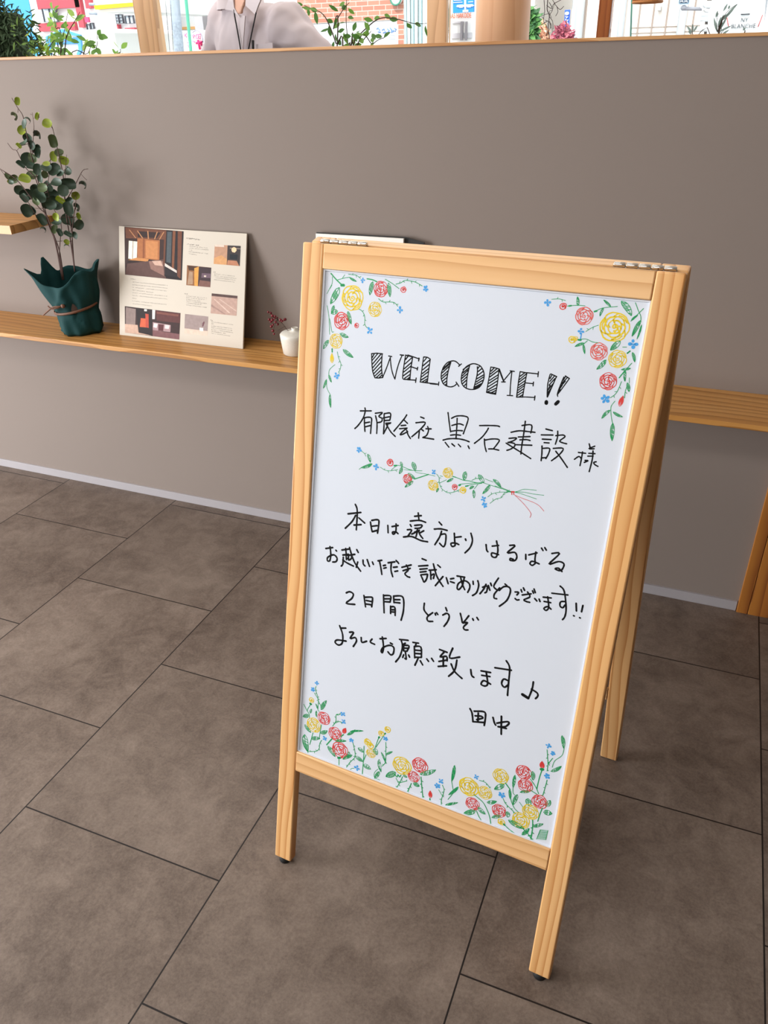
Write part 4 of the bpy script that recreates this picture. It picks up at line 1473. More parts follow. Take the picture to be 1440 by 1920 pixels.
nt.links.new(fr.outputs[0], mxs.inputs[0]); nt.links.new(tr.outputs[0], mxs.inputs[1]); nt.links.new(gl.outputs[0], mxs.inputs[2]); nt.links.new(mxs.outputs[0], o_.inputs[0])
edges = [-1.60] + [q for u0, u1, _ in posts for q in (xs(u0), xs(u1, WY + .06))] + [2.252]
for i in range(0, len(edges), 2):
    b = MB(); b.box(edges[i] + .0005, edges[i + 1] - .0005, WY + .027, WY + .033, 0.02, 2.695); struct(b.build('window_%d' % (i // 2 + 1), GL))

# ------------------------------------------------------------------ plants and hanging things by the window
def wpos(u, v_, y): return at(u, v_, y)
def leafmat(name, h, k=.5, var=.25):
    m = mat(name, h, .5, var=var, scale=30)
    nt = m.node_tree; pb_ = nt.nodes['Principled BSDF']; tl = nt.nodes.new('ShaderNodeBsdfTranslucent'); mx = nt.nodes.new('ShaderNodeMixShader'); mx.inputs[0].default_value = k
    nt.links.new(pb_.inputs['Base Color'].links[0].from_socket, tl.inputs['Color'])
    nt.links.new(pb_.outputs[0], mx.inputs[1]); nt.links.new(tl.outputs[0], mx.inputs[2]); nt.links.new(mx.outputs[0], nt.nodes['Material Output'].inputs['Surface'])
    return m
GREEN = [leafmat('fresh_leaf', '8dbb52'), leafmat('deep_leaf', '6f9a4c'), leafmat('light_leaf', 'b3d670')]
GREEN2 = [leafmat('branch_leaf', '6c9640'), leafmat('branch_leaf_dark', '4f7a38')]
BARK = mat('dark_bark', '4a3a30', .85)
POTM = mat('grey_clay_pot', '8d8880', .8)
def window_plant(name, label, base, stems, leaves_per, size, seed, mats, group=None):
    """a pot on the floor, stems given by points, leaves in clusters along the upper stems"""
    gg = random.Random(seed); base = Vector(base)
    t = thing(name, label, 'plant', base, 0, group)
    b = MB(); b.lathe([(.001, .001), (.12, .001), (.15, .3), (.158, .31), (.15, .31), (.14, .28), (.001, .28)], n=32); b.build('pot', POTM, t)
    b = MB(); lm = MB()
    for st in stems:
        P = [Vector((gg.uniform(-.03, .03), gg.uniform(-.03, .03), .27))] + [Vector(p) - base for p in st]; P = crv(P, 6); n = len(P)
        b.tube(P, [.0030 * (1 - .7 * i / n) for i in range(n)], 6)
        vis = [p for p in P if p.z + base.z > 1.38]
        for p in vis:
            for q in range(leaves_per):
                if gg.random() < .55: continue
                d = Vector((gg.uniform(-1, 1), gg.uniform(-.7, .7), gg.uniform(-.7, .7))); lm.mi = gg.randrange(len(mats))
                leaf(lm, p + d * size * .25, d, (gg.uniform(-.6, .6), -1, gg.uniform(-.2, .9)), size * gg.uniform(.7, 1.2), size * gg.uniform(.38, .55), .2, gg.uniform(-.3, .2))
    b.build('stems', BARK, t); lm.raw('foliage', mats, t)
    return t
window_plant('leafy_shrub', 'light green leafy potted shrub before the window at the far left', (-1.15, 1.22, 0.0),
    [[wpos(112, 140, 1.2), wpos(114, 100, 1.2), wpos(120, 60, 1.2), wpos(128, 20, 1.2)], [wpos(100, 150, 1.25), wpos(80, 100, 1.25), wpos(72, 80, 1.25), wpos(66, 66, 1.25)], [wpos(118, 130, 1.15), wpos(125, 70, 1.15), wpos(140, 40, 1.15), wpos(150, 22, 1.15)],
     [wpos(112, 120, 1.2), wpos(104, 50, 1.2), wpos(98, 16, 1.2)], [wpos(120, 150, 1.2), wpos(165, 100, 1.2), wpos(170, 70, 1.2)], [wpos(130, 160, 1.2), wpos(215, 108, 1.2), wpos(226, 92, 1.2)], [wpos(110, 130, 1.2), wpos(92, 85, 1.2), wpos(90, 68, 1.2)], [wpos(150, 130, 1.2), wpos(180, 90, 1.2), wpos(182, 62, 1.2)]], 2, .042, 11, GREEN)
window_plant('branching_plant', 'slender potted tree with sparse green leaves to the right of the man', (0.62, 1.05, 0.0),
    [[wpos(652, 150, 1.05), wpos(652, 82, 1.05), wpos(649, 40, 1.05), wpos(650, -10, 1.05)], [wpos(640, 130, 1.02), wpos(630, 82, 1.02), wpos(614, 40, 1.02), wpos(602, 24, 1.02), wpos(588, 18, 1.02), wpos(570, 10, 1.02)],
     [wpos(655, 120, 1.1), wpos(662, 82, 1.1), wpos(690, 50, 1.1), wpos(715, 34, 1.1), wpos(745, 36, 1.1), wpos(775, 44, 1.1), wpos(800, 44, 1.1)], [wpos(655, 130, 1.0), wpos(680, 78, 1.0), wpos(690, 66, 1.0), wpos(696, 58, 1.0)], [wpos(632, 90, 1.05), wpos(625, 55, 1.05), wpos(642, 20, 1.05), wpos(655, 5, 1.05)], [wpos(660, 130, 1.0), wpos(700, 82, 1.0), wpos(722, 70, 1.0)]], 1, .034, 5, GREEN2)
# living wall panel at far left
pf = thing('foliage_panel', 'dark green foliage mass with spiky fern leaves at the far left edge', 'plant', wpos(20, 60, .9) * 1.0)
pf.location.z = 0.0; pf.location.x += .05
pc = pf.location.copy(); gg = random.Random(4); b = MB(); lm = MB()
b.box(-.19, -.005, -.05, .05, 0.0, 1.60, .02); b.build('backing_board', mat('dark_moss', '2a3324', .9, var=.3, scale=30), pf)
for i in range(2600):
    z = 1.36 + .42 * gg.random(); wdt = .06 + .10 * max(0, min(1, (1.66 - z) / .2)) + (.02 if z < 1.5 else 0)
    p = Vector((gg.uniform(-.19, wdt - .07), gg.uniform(-.08, .07), z)); d = Vector((gg.uniform(-.6, 1), gg.uniform(-1, .3), gg.uniform(-.7, .7)))
    if p.y > -.05 and p.x < 0: p.y = -.06
    lm.mi = 1 if (gg.random() < .3 and p.x > 0.01) else (2 if p.x > .05 and gg.random() < .3 else 0); leaf(lm, p, d, (0, -1, .4), gg.uniform(.02, .045), gg.uniform(.004, .011), .2, -.3)
lm.raw('foliage', [mat('moss_dark', '34492c', .8, var=.3, scale=50), mat('moss_mid', '5c7a33', .7, var=.3, scale=50), mat('moss_lime', '9fae3c', .7, var=.2, scale=50)], pf)
b = MB(); p = wpos(2, 90, .86); b.box(p.x - .1, p.x + .008, .735, .77, 0.0, 2.69, .003); tag(b.build('pink_post', mat('dusty_pink_paint', 'a8706a', .7)), 'dusty pink narrow post at the extreme left beside the foliage', 'post')
# bare hanging twigs
tw = thing('hanging_twigs', 'bundle of bare dark twigs hanging from above beside the round column', 'twigs', (wpos(1028, 30, 1.1).x, 1.1, 2.7))
tp = tw.location.copy(); b = MB(); gg = random.Random(9)
b.tube([(0, 0, -.0005), (0, 0, -.9)], .0012, 5)
def tws(pts, r): b.tube(crv([wpos(u, v_, 1.1 + gg.uniform(-.03, .03)) - tp for u, v_ in pts], 4), r, 5)
tws([(1028, -40), (1027, 0), (1026, 18), (1030, 30), (1028, 48), (1030, 72)], 0.0015)
for pts in ([(1020, 0), (1021, 22), (1019, 40), (1026, 52), (1024, 68)], [(1030, 5), (1036, 18), (1030, 30), (1036, 40), (1037, 55)], [(1036, 0), (1042, 10), (1050, 18), (1057, 12)], [(1044, 12), (1046, 22), (1042, 30)], [(1025, 10), (1034, 16), (1038, 8), (1052, 0)], [(1028, 26), (1016, 30), (1020, 36)], [(1026, 40), (1014, 48), (1018, 56)], [(1030, 40), (1034, 48), (1028, 60), (1025, 75)], [(1032, 44), (1036, 60), (1034, 66)], [(1040, 5), (1036, 18), (1030, 22), (1034, 34)], [(1022, 38), (1030, 42), (1032, 54)]):
    tws(pts, gg.uniform(.0007, .0011))
b.build('branches', mat('dry_twig', '43383a', .9), tw)
# woven pendant lamp
pl = thing('pendant_lamp', 'orange woven rattan pendant lamp hanging before the window, only its rounded bottom showing', 'lamp', (wpos(1214, 5, 1.0).x, 1.0, wpos(1214, 12.5, 1.0).z))
R_ = (wpos(1258, 0, 1.0).x - wpos(1170, 0, 1.0).x) / 2; b = MB(); RAT = mat('rattan', 'd08a50', .6, var=.2, scale=60)
def shade(k): return R_ * (.62 + .4 * math.sin(min(1, k * 1.35) * 1.5)) if k < .75 else R_ * 1.02 * (1 - (k - .75) * 2.2)
for i in range(26):
    k = i / 25; r_ = shade(k); z = .012 + k * .30
    b.tube([(r_ * math.cos(a * math.pi / 24), r_ * math.sin(a * math.pi / 24), z) for a in range(49)], .0026 if i % 5 else .004, 5)
for j in range(52):
    a = j * 2 * math.pi / 52
    b.tube([(shade(k / 12) * math.cos(a + .5 * k / 12 * (1 if j % 2 else -1)), shade(k / 12) * math.sin(a + .5 * k / 12 * (1 if j % 2 else -1)), .012 + k / 12 * .30) for k in range(13)], .0018, 5)
b.build('lamp_shade', RAT, pl)
zc = 2.7 - pl.location.z
b = MB(); b.tube([(0, 0, .2), (0, 0, zc - .0005)], .003, 6); b.build('cord', mat('black_cord', '1c1a19', .7), pl)
b = MB(); b.lathe([(.02, .2), (.022, .26), (.012, .28)], n=16); b.ball((0, 0, .165), (.03, .03, .04)); b.build('bulb', mat('opal_bulb', 'f4efe2', .4), pl)

# ------------------------------------------------------------------ the man behind the wall
man = thing('person', 'person in a pale long sleeved shirt and black lanyard behind the low wall', 'person', (0.78, 0.66, 0.0))
M0 = man.location.copy()
SL = at(418, 28, .72) - M0; SR = at(541, 28, .52) - M0; NK = at(452, 14, .63) - M0
sd = (SR - SL); sd.z = 0; shw = sd.length / 2; sd.normalize(); fw = Vector((sd.y, -sd.x, 0))   # sd: to picture right, fw: towards the viewer
SC = (SL + SR) / 2
zs = SC.z
def ring(c, w_, d_, n=40, pw=2.3):
    out = []
    for k in range(n):
        a = k * 2 * math.pi / n; ca, sa = math.cos(a), math.sin(a)
        out.append(c + sd * w_ * math.copysign(abs(ca) ** (2 / pw), ca) + fw * d_ * math.copysign(abs(sa) ** (2 / pw), sa))
    return out
base = Vector((0, 0.02, 0))
def axis(z): 
    k = (z - .9) / (zs - .9); return base.lerp(Vector((SC.x, SC.y, 0)), k) + Vector((0, 0, z))
ELR = at(601, 116, .50) - M0; WRR = ELR + Vector((.06, -.17, -.14)); ELL = at(400, 138, .76) - M0; WRL = ELL + Vector((.08, -.20, -.06))
def torso(b, g_):
    b.loft([ring(axis(.88), .165 + g_, .115 + g_), ring(axis(1.0), .16 + g_, .115 + g_), ring(axis(1.15), .165 + g_, .115 + g_), ring(axis(1.3), shw * .93 + g_, .12 + g_), ring(axis(zs - .09), shw * 1.0 + g_, .11 + g_), ring(axis(zs - .03), shw * .98 + g_, .085 + g_), ring(axis(zs + .012) , shw * .72 + g_, .06 + g_), ring(NK + Vector((0, 0, .012)), .07 + g_, .062 + g_)], True)
SHIRT = mat('pale_striped_cotton', 'b8aeb1', .85, var=.03, spec=.2)
b = MB(); torso(b, .008)
b.capsule(SR - Vector((0, 0, .03)) - sd * .02, ELR, .073, .056); b.capsule(ELR, WRR, .055, .042)
b.capsule(SL - Vector((0, 0, .03)) + sd * .02, ELL, .072, .056); b.capsule(ELL, WRL, .055, .042)
sh = b.build('shirt', SHIRT, man)
rm = sh.modifiers.new('remesh', 'REMESH'); rm.mode = 'VOXEL'; rm.voxel_size = .007; rm.use_smooth_shade = True
smd = sh.modifiers.new('smooth', 'SMOOTH'); smd.factor = .6; smd.iterations = 10
tex = bpy.data.textures.new('cloth_folds', 'CLOUDS'); tex.noise_scale = .09; tex.noise_depth = 1
dm = sh.modifiers.new('folds', 'DISPLACE'); dm.texture = tex; dm.strength = .03; dm.mid_level = .5; dm.texture_coords = 'LOCAL'
def front(u_, v_, off=.0):
    """point on the shirt front: ray through the torso's front sheet"""
    c = axis(zs - .1) + fw * (.118 + off) + M0; d = (RX * ((u_ - 720) / FPX) + RY * ((v_ - 960) / FPX) + RZ); return CAM + d * ((c - CAM).dot(fw) / d.dot(fw)) - M0
# body: one continuous surface
SKIN = mat('skin', 'c99a82', .55, var=.05)
HC = NK + Vector((0, 0, .20)) + fw * .05
b = MB(); torso(b, -.026)
b.prism([front(438, -10, -.002), front(466, -10, -.002), front(463, 4, .002), front(455, 29, .006), front(450, 26, .006), front(440, 12, .002)], fw * .012)
b.capsule(NK + Vector((0, 0, .015)), NK + Vector((0, 0, .08)) + fw * .01, .052, .055)
b.ball(HC + Vector((0, 0, .01)), (.078, .095, .115), 28, 20); b.capsule(HC + fw * .035 - Vector((0, 0, .06)), HC + fw * .055 - Vector((0, 0, .078)), .056, .04)
b.capsule(HC + fw * .092 + Vector((0, 0, .02)), HC + fw * .108 - Vector((0, 0, .018)), .009, .014)
for s in (-1, 1):
    b.ball(HC + sd * .078 * s - Vector((0, 0, .005)), (.016, .02, .032)); b.ball(HC + fw * .082 + sd * .031 * s + Vector((0, 0, .022)), .014)
b.capsule(HC + fw * .086 - sd * .02 - Vector((0, 0, .048)), HC + fw * .086 + sd * .02 - Vector((0, 0, .048)), .008, .008)
for a_, e_, w_ in ((SR, ELR, WRR), (SL, ELL, WRL)):
    b.capsule(a_ - Vector((0, 0, .08)) + (sd * .03 if a_ is SL else -sd * .03), e_, .042, .038); b.capsule(e_, w_, .039, .028)
    d = (w_ - e_).normalized(); sx = d.cross(Vector((0, 0, 1))).normalized(); up = sx.cross(d)
    pm = w_ + d * .05; b.capsule(w_ + d * .012 - sx * .016, pm + d * .025 - sx * .022, .017, .018); b.capsule(w_ + d * .012 + sx * .016, pm + d * .025 + sx * .022, .017, .018); b.capsule(w_, pm + d * .03, .018, .018)
    for k, L in ((-1.5, .062), (-.5, .074), (.5, .078), (1.5, .068)):
        q0 = pm + d * .03 + sx * .0195 * k; q1 = q0 + (d * .95 - up * .15) * L * .55; q2 = q1 + (d * .75 - up * .6) * L * .5
        b.capsule(q0, q1, .0095, .0088, 8); b.capsule(q1, q2, .0088, .0075, 8)
    tq = w_ + d * .025 + sx * .03; b.capsule(tq, tq + (d * .6 + sx * .7) * .045, .0125, .0105, 8); b.capsule(tq + (d * .6 + sx * .7) * .045, tq + (d * .95 + sx * .75) * .07, .0105, .009, 8)
for s in (-1, 1):
    hp = axis(.9) + sd * .085 * s; kn = Vector((hp.x, hp.y, .48)) + fw * .02; an = Vector((hp.x, hp.y, .075))
    b.capsule(hp, kn, .085, .055); b.capsule(kn, an, .054, .036); b.capsule(an - Vector((0, 0, .03)), an + fw * .15 - Vector((0, 0, .04)), .038, .03)
body = b.build('body', SKIN, man)
rm = body.modifiers.new('remesh', 'REMESH'); rm.mode = 'VOXEL'; rm.voxel_size = .0055; rm.use_smooth_shade = True
smd = body.modifiers.new('smooth', 'SMOOTH'); smd.factor = .5; smd.iterations = 4
b = MB()
for s in (-1, 1):
    hp = axis(.93) + sd * .08 * s; kn = Vector((hp.x, hp.y, .48)) + fw * .02; an = Vector((hp.x, hp.y, .10))
    b.capsule(hp, kn, .098, .07); b.capsule(kn, an, .07, .058)
b.loft([ring(axis(.86), .165, .12), ring(axis(.95), .168, .122), ring(axis(1.02), .166, .121)], True)
tr_ = b.build('trousers', mat('charcoal_trousers', '2f3136', .85), man)
rm = tr_.modifiers.new('remesh', 'REMESH'); rm.mode = 'VOXEL'; rm.voxel_size = .01; rm.use_smooth_shade = True
for s in (-1, 1):
    hp = axis(.9) + sd * .085 * s; an = Vector((hp.x, hp.y, .042)); b = MB(); b.capsule(an - fw * .05, an + fw * .17, .042, .036); so = b.build('shoe', mat('black_shoe', '17161a', .4), man)
b = MB(); b.ball(HC + Vector((0, 0, .035)) - fw * .012, (.084, .1, .108), 28, 18); b.build('hair', mat('black_hair', '1b1715', .6), man)
# collar, placket, lanyard
COLLM = mat('collar_cotton', 'c0b6b8', .85, var=.02)
for pts in ([(463, -6), (494, -8), (487, 8), (480, 27), (462, 10)], [(438, -6), (431, -4), (424, 18), (437, 20), (452, 33), (441, 15)]):
    P = [front(u, v_, .014) for u, v_ in pts]; b = MB(); b.prism(P, fw * .004); b.build('collar_point', COLLM, man)
b = MB(); n = 18
b.loft([[NK + Vector((0, 0, z)) + sd * r_ * math.cos(k * 2 * math.pi / n) + fw * (r_ * .95 * math.sin(k * 2 * math.pi / n)) for k in range(n)] for r_, z in ((.083, -.006), (.076, .03), (.073, .03), (.079, -.006))], False)
b.build('collar', COLLM, man)
b = MB(); b.prism([front(452, 28, .008), front(461, 30, .008), front(458, 70, .008), (front(456, 130, .008)), front(447, 130, .008), front(449, 70, .008)], fw * .003); b.build('button_placket', COLLM, man)
b = MB(); b.prism([front(472, 84, .006), front(512, 80, .006), front(514, 140, .006), front(474, 142, .006)], fw * .002); b.build('shirt_pocket', SHIRT, man)
LB = mat('black_ribbon', '1b1a1d', .7)
for pl_ in ([(439, 18), (440, 30), (446, 62), (451, 92), (456, 125)], [(480, 24), (478, 34), (472, 62), (466, 92), (458, 125)]):
    b = MB(); P = crv([front(u, v_, .017) for u, v_ in pl_], 4); b.tube(P, .0022, 6); b.build('lanyard', LB, man)
pen = thing('pen', 'black clipped pen showing at the shirt pocket of the man', 'pen', front(474.5, 90, .02) + M0); b = MB(); q = front(474, 76, .02) - front(474.5, 90, .02)
b.tube([-q * 3, q * .2, q, q * 1.05], [.004, .004, .0045, .003], 8); b.build('barrel', LB, pen)

# ------------------------------------------------------------------ the street outside
b = MB(); b.box(-60, 40, 1.75, 60, -.35, -.25); struct(b.build('street', mat('asphalt', '8f8f8f', .9, var=.1, scale=3)))
GZ = -.25
WH = mat('white_paint', 'f4f4f2', .6, var=.02)
def M(h, r=.6, **k): return mat('paint_' + h, h, r, var=.04, **k)
def slab(mb, u0, v0, u1, v1, y, t=.1):
    """upright slab covering a photo rectangle at distance y, t thick"""
    a = at(u0, v0, y); c = at(u1, v1, y); a2 = at(u0, v1, y); c2 = at(u1, v0, y)
    x0 = (a.x + a2.x) / 2; x1 = (c.x + c2.x) / 2; z1 = (a.z + c2.z) / 2; z0 = (c.z + a2.z) / 2
    mb.box(x0, x1, y, y + t, z0, z1)
def quadslab(mb, pts, y, t=.05):
    mb.prism([at(u, v_, y) for u, v_ in pts], (0, t, 0))
def rel(o, name, build, m, parent=None):
    """part built in world positions under a thing standing at o's location"""
    b = MB(); build(b); L = Vector(o.location if parent is None else o.location)
    bmesh.ops.translate(b.bm, verts=b.bm.verts, vec=-L)
    return b.build(name, m, parent or o)
def rels(o, name, fs, m, parent=None):
    for f_ in fs: rel(o, name, f_, m, parent)
def strokes(o, name, lst, wd, y, m):
    for q in lst: rel(o, name, lambda b: stroke3(b, q, wd, y), m)
def bld(name, label, cat, y, u, grp=None):
    p = at(u, 60, y); return thing(name, label, cat, (p.x, y, GZ), 0, grp)
def wall_to_ground(mb, u0, u1, y, top, t):
    x0 = at(u0, 50, y).x; x1 = at(u1, 50, y).x; mb.box(x0, x1, y, y + t, GZ, top)

# blue building at the far left
o = bld('building', 'plain sky blue building wall far across the street at left', 'building', 14.0, 45)
rel(o, 'wall', lambda b: wall_to_ground(b, -30, 64, 14.0, 8, 5), M('4aa0dc', .7))
rel(o, 'drain_pipe', lambda b: (b.tube([at(64, 38, 13.93), at(66, 60, 13.93), at(69, 66, 13.93)], .045, 8), b.tube([at(63, 37, 13.93), at(71, 37, 13.93)], .04, 8)), WH)
# red and white building
o = bld('building', 'red and white two tone building with small paned windows behind the leafy shrub', 'building', 13.2, 165)
RED = M('c04a55', .7)
rel(o, 'wall', lambda b: wall_to_ground(b, 65, 262, 13.2, 6, 1.2), WH)
for q in ((65, -40, 145, 16), (72, 42, 140, 58), (140, -40, 150, 52), (156, -40, 166, 16), (211, 46, 222, 56), (192, 46, 197, 56), (234, 52, 252, 58)): rel(o, 'red_band', lambda b: slab(b, *q, 13.1, .095), RED)
FRM = M('54535a', .5); PANE = mat('pale_pane', 'c9d3da', .15, var=.05)
for (u0, v0, u1, v1, nx, ny) in ((80, 16, 105, 41, 2, 1), (182, 27, 197, 42, 2, 3), (207, 27, 229, 44, 3, 3), (234, 29, 249, 44, 2, 1), (162, 45, 168, 56, 1, 1), (169, 43, 174, 54, 1, 1)):
    def fr_(b, u0=u0, v0=v0, u1=u1, v1=v1, nx=nx, ny=ny):
        e = .7
        for k in range(nx + 1): uu = u0 + (u1 - u0) * k / nx; slab(b, uu - e / 2, v0, uu + e / 2, v1, 13.06, .06)
        for k in range(ny + 1): vv = v0 + (v1 - v0) * k / ny; slab(b, u0, vv - e / 2, u1, vv + e / 2, 13.06, .06)
    w_ = rel(o, 'window', fr_, FRM); rel(o, 'pane', lambda b: slab(b, u0, v0, u1, v1, 13.10, .03), PANE, w_)
rel(o, 'shop_sign', lambda b: slab(b, 159, 32, 166, 42, 13.05, .05), M('d84a78'))
# petrol station roof with the yellow stripe
o = bld('station_canopy', 'white flat station canopy with a bright yellow stripe along its edge', 'canopy', 7.2, 215)
rel(o, 'roof', lambda b: quadslab(b, [(176, -40), (262, -40), (262, 21), (180, 24)], 7.2, 1.7), WH)
rel(o, 'yellow_stripe', lambda b: quadslab(b, [(176, 10), (256, 4), (256, 11), (178, 18)], 7.14, .055), M('f6c80a', .5))
rel(o, 'pillar', lambda b: b.box(at(182, 20, 8.4).x, at(188, 20, 8.4).x, 8.4, 8.7, GZ, at(182, 10, 8.4).z), WH)
# red striped canopy
o = bld('station_canopy', 'red striped white station canopy on a grey pillar seen left of the man', 'canopy', 9.5, 370)
rel(o, 'roof', lambda b: quadslab(b, [(318, -40), (412, -40), (412, 11), (318, 14)], 9.5, 1.8), WH)
rel(o, 'red_stripe', lambda b: quadslab(b, [(318, -20), (412, -20), (412, 1), (318, 6)], 9.44, .05), M('d8304a', .5))
rel(o, 'orange_panel', lambda b: quadslab(b, [(300, -10), (318, -10), (318, 6), (300, 8)], 9.44, .05), M('e8803a', .5))
rel(o, 'pillar', lambda b: b.box(at(363, 30, 10.5).x, at(379, 30, 10.5).x, 10.5, 10.9, GZ, at(363, 12, 10.5).z), M('b3aeb0', .7))
o = bld('building', 'white shop front with an orange band behind the red striped canopy', 'building', 15.0, 345)
rel(o, 'wall', lambda b: wall_to_ground(b, 235, 560, 15.0, 6, 4), WH)
rel(o, 'orange_band', lambda b: slab(b, 300, 51, 372, 56, 14.95, .045), M('f0b878'))
# house shaped board sign
o = bld('house_sign', 'white board sign with blue house shaped outline and blue band', 'sign', 6.0, 120)
rel(o, 'board', lambda b: quadslab(b, [(84, 68), (115, 53), (154, 66), (156, 100), (92, 104)], 6.0, .06), WH)
def f(b):
    q = [(85, 69), (115, 54), (150, 65), (153, 94), (148, 104)]; q2 = [(92, 74), (115, 60), (145, 69), (147, 93), (143, 102)]
    for a, c, d, e in zip(q, q[1:], q2[1:], q2): quadslab(b, [a, c, d, e], 5.97, .028)
    quadslab(b, [(85, 69), (92, 74), (95, 104), (90, 104)], 5.97, .028)
rel(o, 'blue_outline', f, M('4f9edc', .5))
rel(o, 'blue_band', lambda b: (quadslab(b, [(100, 73), (145, 71), (145, 75), (100, 77)], 5.97, .028), quadslab(b, [(102, 80), (145, 78), (145, 82), (102, 84)], 5.97, .028), quadslab(b, [(124, 71), (145, 70), (145, 82), (126, 83)], 5.975, .02)), M('3b86d8', .5))
rel(o, 'post', lambda b: b.box(at(118, 100, 6.07).x - .04, at(118, 100, 6.07).x + .04, 6.065, 6.14, GZ, at(118, 80, 6.07).z), M('9a9a9a'))
# white box van
o = bld('box_van', 'white box van body parked behind the leafy shrub', 'van', 7.5, 185)
rel(o, 'cargo_box', lambda b: (lambda a, c: b.box(a.x, c.x, 7.5, 10.5, .45, a.z, .05))(at(152, 56, 7.5), at(209, 56, 7.5)), mat('van_white', 'eceeea', .5, var=.02))
rel(o, 'chassis', lambda b: b.box(at(154, 56, 7.5).x, at(207, 56, 7.5).x, 7.55, 10.4, .2, .449), M('3a3a3c'))
for k, (u, yy) in enumerate(((163, 7.7), (163, 10.1), (198, 7.7), (198, 10.1))):
    xx = at(u, 60, 7.5).x; rel(o, 'wheel', lambda b: b.tube([(xx - .1, yy, GZ + .32), (xx + .1, yy, GZ + .32)], .32, 20), M('1b1b1d'))
# pale pole in front of the buildings
o = bld('utility_pole', 'thin pale blue grey pole with brackets before the red and white building', 'pole', 8.5, 174)
rel(o, 'shaft', lambda b: b.tube([(at(178, 90, 8.5).x, 8.5, GZ), (at(172, -60, 8.5).x, 8.5, at(172, -60, 8.5).z)], .035, 10), M('c3ccda'))
rels(o, 'bracket', [lambda b: b.tube([at(168, 8, 8.47), at(180, 8, 8.47)], .02, 6), lambda b: b.tube([at(168, 25, 8.47), at(182, 25, 8.47)], .02, 6), lambda b: b.tube([at(176, 60, 8.47), at(186, 62, 8.47)], .02, 6)], M('9aa2b0'))
# car
o = bld('car', 'light blue car with dark windscreen left of the first wooden post', 'car', 9.0, 236)
c0 = at(212, 97, 9.0); c1 = at(262, 97, 9.0); zr = at(236, 74, 9.0).z
def f(b):
    L = [(c0.x, .15), (c0.x, .75), (c0.x + .1, .95), (c1.x - .05, .95), (c1.x, .75), (c1.x, .15)]
    b.prism([(x, 9.0, z + GZ + .2) for x, z in L], (0, 3.6, 0))
    b.prism([(c0.x + .12, 9.55, .9), (c0.x + .2, 10.1, zr), (c0.x + .2, 11.9, zr), (c0.x + .12, 12.3, .9)], (c1.x - c0.x - .24, 0, 0))
rel(o, 'body', f, mat('car_blue', '5a92cc', .3, coat=.6, var=.03))
rel(o, 'windscreen', lambda b: b.prism([(c0.x + .16, 9.53, .92), (c1.x - .16, 9.53, .92), (c1.x - .22, 10.0, zr - .09), (c0.x + .22, 10.0, zr - .09)], (0, -.02, .01)), M('4a4248', .2))
for xx in (c0.x + .1, c1.x - .1):
    for yy in (9.7, 11.8): rel(o, 'wheel', lambda b: b.tube([(xx - .09, yy, GZ + .31), (xx + .09, yy, GZ + .31)], .31, 20), M('1b1b1d'))
# speckled pole, green pole, bead strings
def pole(name, label, u0, u1, y, mt, lean=None, topv=-60):
    a = at((u0 + u1) / 2, 92, y); r_ = (at(u1, 60, y).x - at(u0, 60, y).x) / 2
    o = thing(name, label, 'pole', (a.x, y, GZ)); t = at(lean if lean is not None else (u0 + u1) / 2, topv, y) - Vector((a.x, y, GZ))
    lo = Vector((a.x, y, a.z)) - Vector((a.x, y, GZ)); d = (t - lo) / (t.z - lo.z); bt = lo - d * lo.z
    b = MB(); b.tube([bt, t], r_, 20); b.build('shaft', mt, o); return o
pole('concrete_pole', 'thick speckled grey concrete pole right of the first wooden post', 328, 343, 4.0, mat('speckled_concrete', '8f99a5', .8, var=.5, scale=60), 324, -40)
pole('green_pole', 'slim teal green pole left of the man', 355, 360, 3.4, mat('teal_paint', '4fa58a', .5), 346, -30)
for (u0, u1), lb in (((311, 318), 'string of small dark beads outside, close to the first wooden post'), ((320, 325), 'string of small dark beads outside, touching the left side of the speckled pole')):
    p = at(u1, 95, 2.3); o = thing('bead_string', lb, 'bead string', (p.x, 2.3, GZ)); b = MB()
    a = at(u1, 92, 2.3); t = at(u0, 10, 2.3); L = o.location
    b.tube([(0, 0, .001), a - L, t - L, t - L + (t - a) * 2], .0008, 4)
    for k in range(26): b.ball((t.lerp(a, k / 25)) - L, .0028, 6, 5)
    b.build('beads', M('3c3f4a'), o)
# pink sign with magenta letter
o = bld('street_banner', 'white standing banner with magenta letter and pink marks left of the man', 'banner', 5.0, 360)
rel(o, 'sheet', lambda b: quadslab(b, [(343, 58), (380, 56), (384, 130), (348, 130)], 5.0, .04), WH)
for u in (350, 378): rel(o, 'leg', lambda b: b.tube([(at(u, 120, 5.02).x, 5.02, GZ), at(u, 120, 5.02)], .012, 8), M('9a9a9a'))
MG = M('e0206a', .5); PKM = M('f08ab0', .6)
def stroke3(b, pts, wd, y):
    P = [at(u, v_, y) for u, v_ in pts]; px = (at(101, 60, y) - at(100, 60, y)).length; b.tube(P, wd * px / 2, 6)
rel(o, 'letter', lambda b: (stroke3(b, [(368, 81), (379, 79), (377, 85)], 3.2, 4.975), stroke3(b, [(371, 75), (375, 93)], 3.2, 4.975)), MG)
strokes(o, 'pink_marks', ([(360, 67), (366, 67)], [(363, 64), (363, 72)], [(368, 65), (376, 64), (376, 72), (368, 72), (368, 65)], [(372, 65), (372, 72)], [(361, 77), (366, 79)], [(345, 63), (350, 70)], [(351, 80), (356, 80)], [(352, 84), (355, 90)], [(346, 68), (350, 62)]), 1.6, 4.98, PKM)
strokes(o, 'grey_arc', ([(361, 61), (366, 57.5), (372, 58), (377, 63), (380, 72), (381, 80)],), 1.2, 4.98, M('9a94a8'))
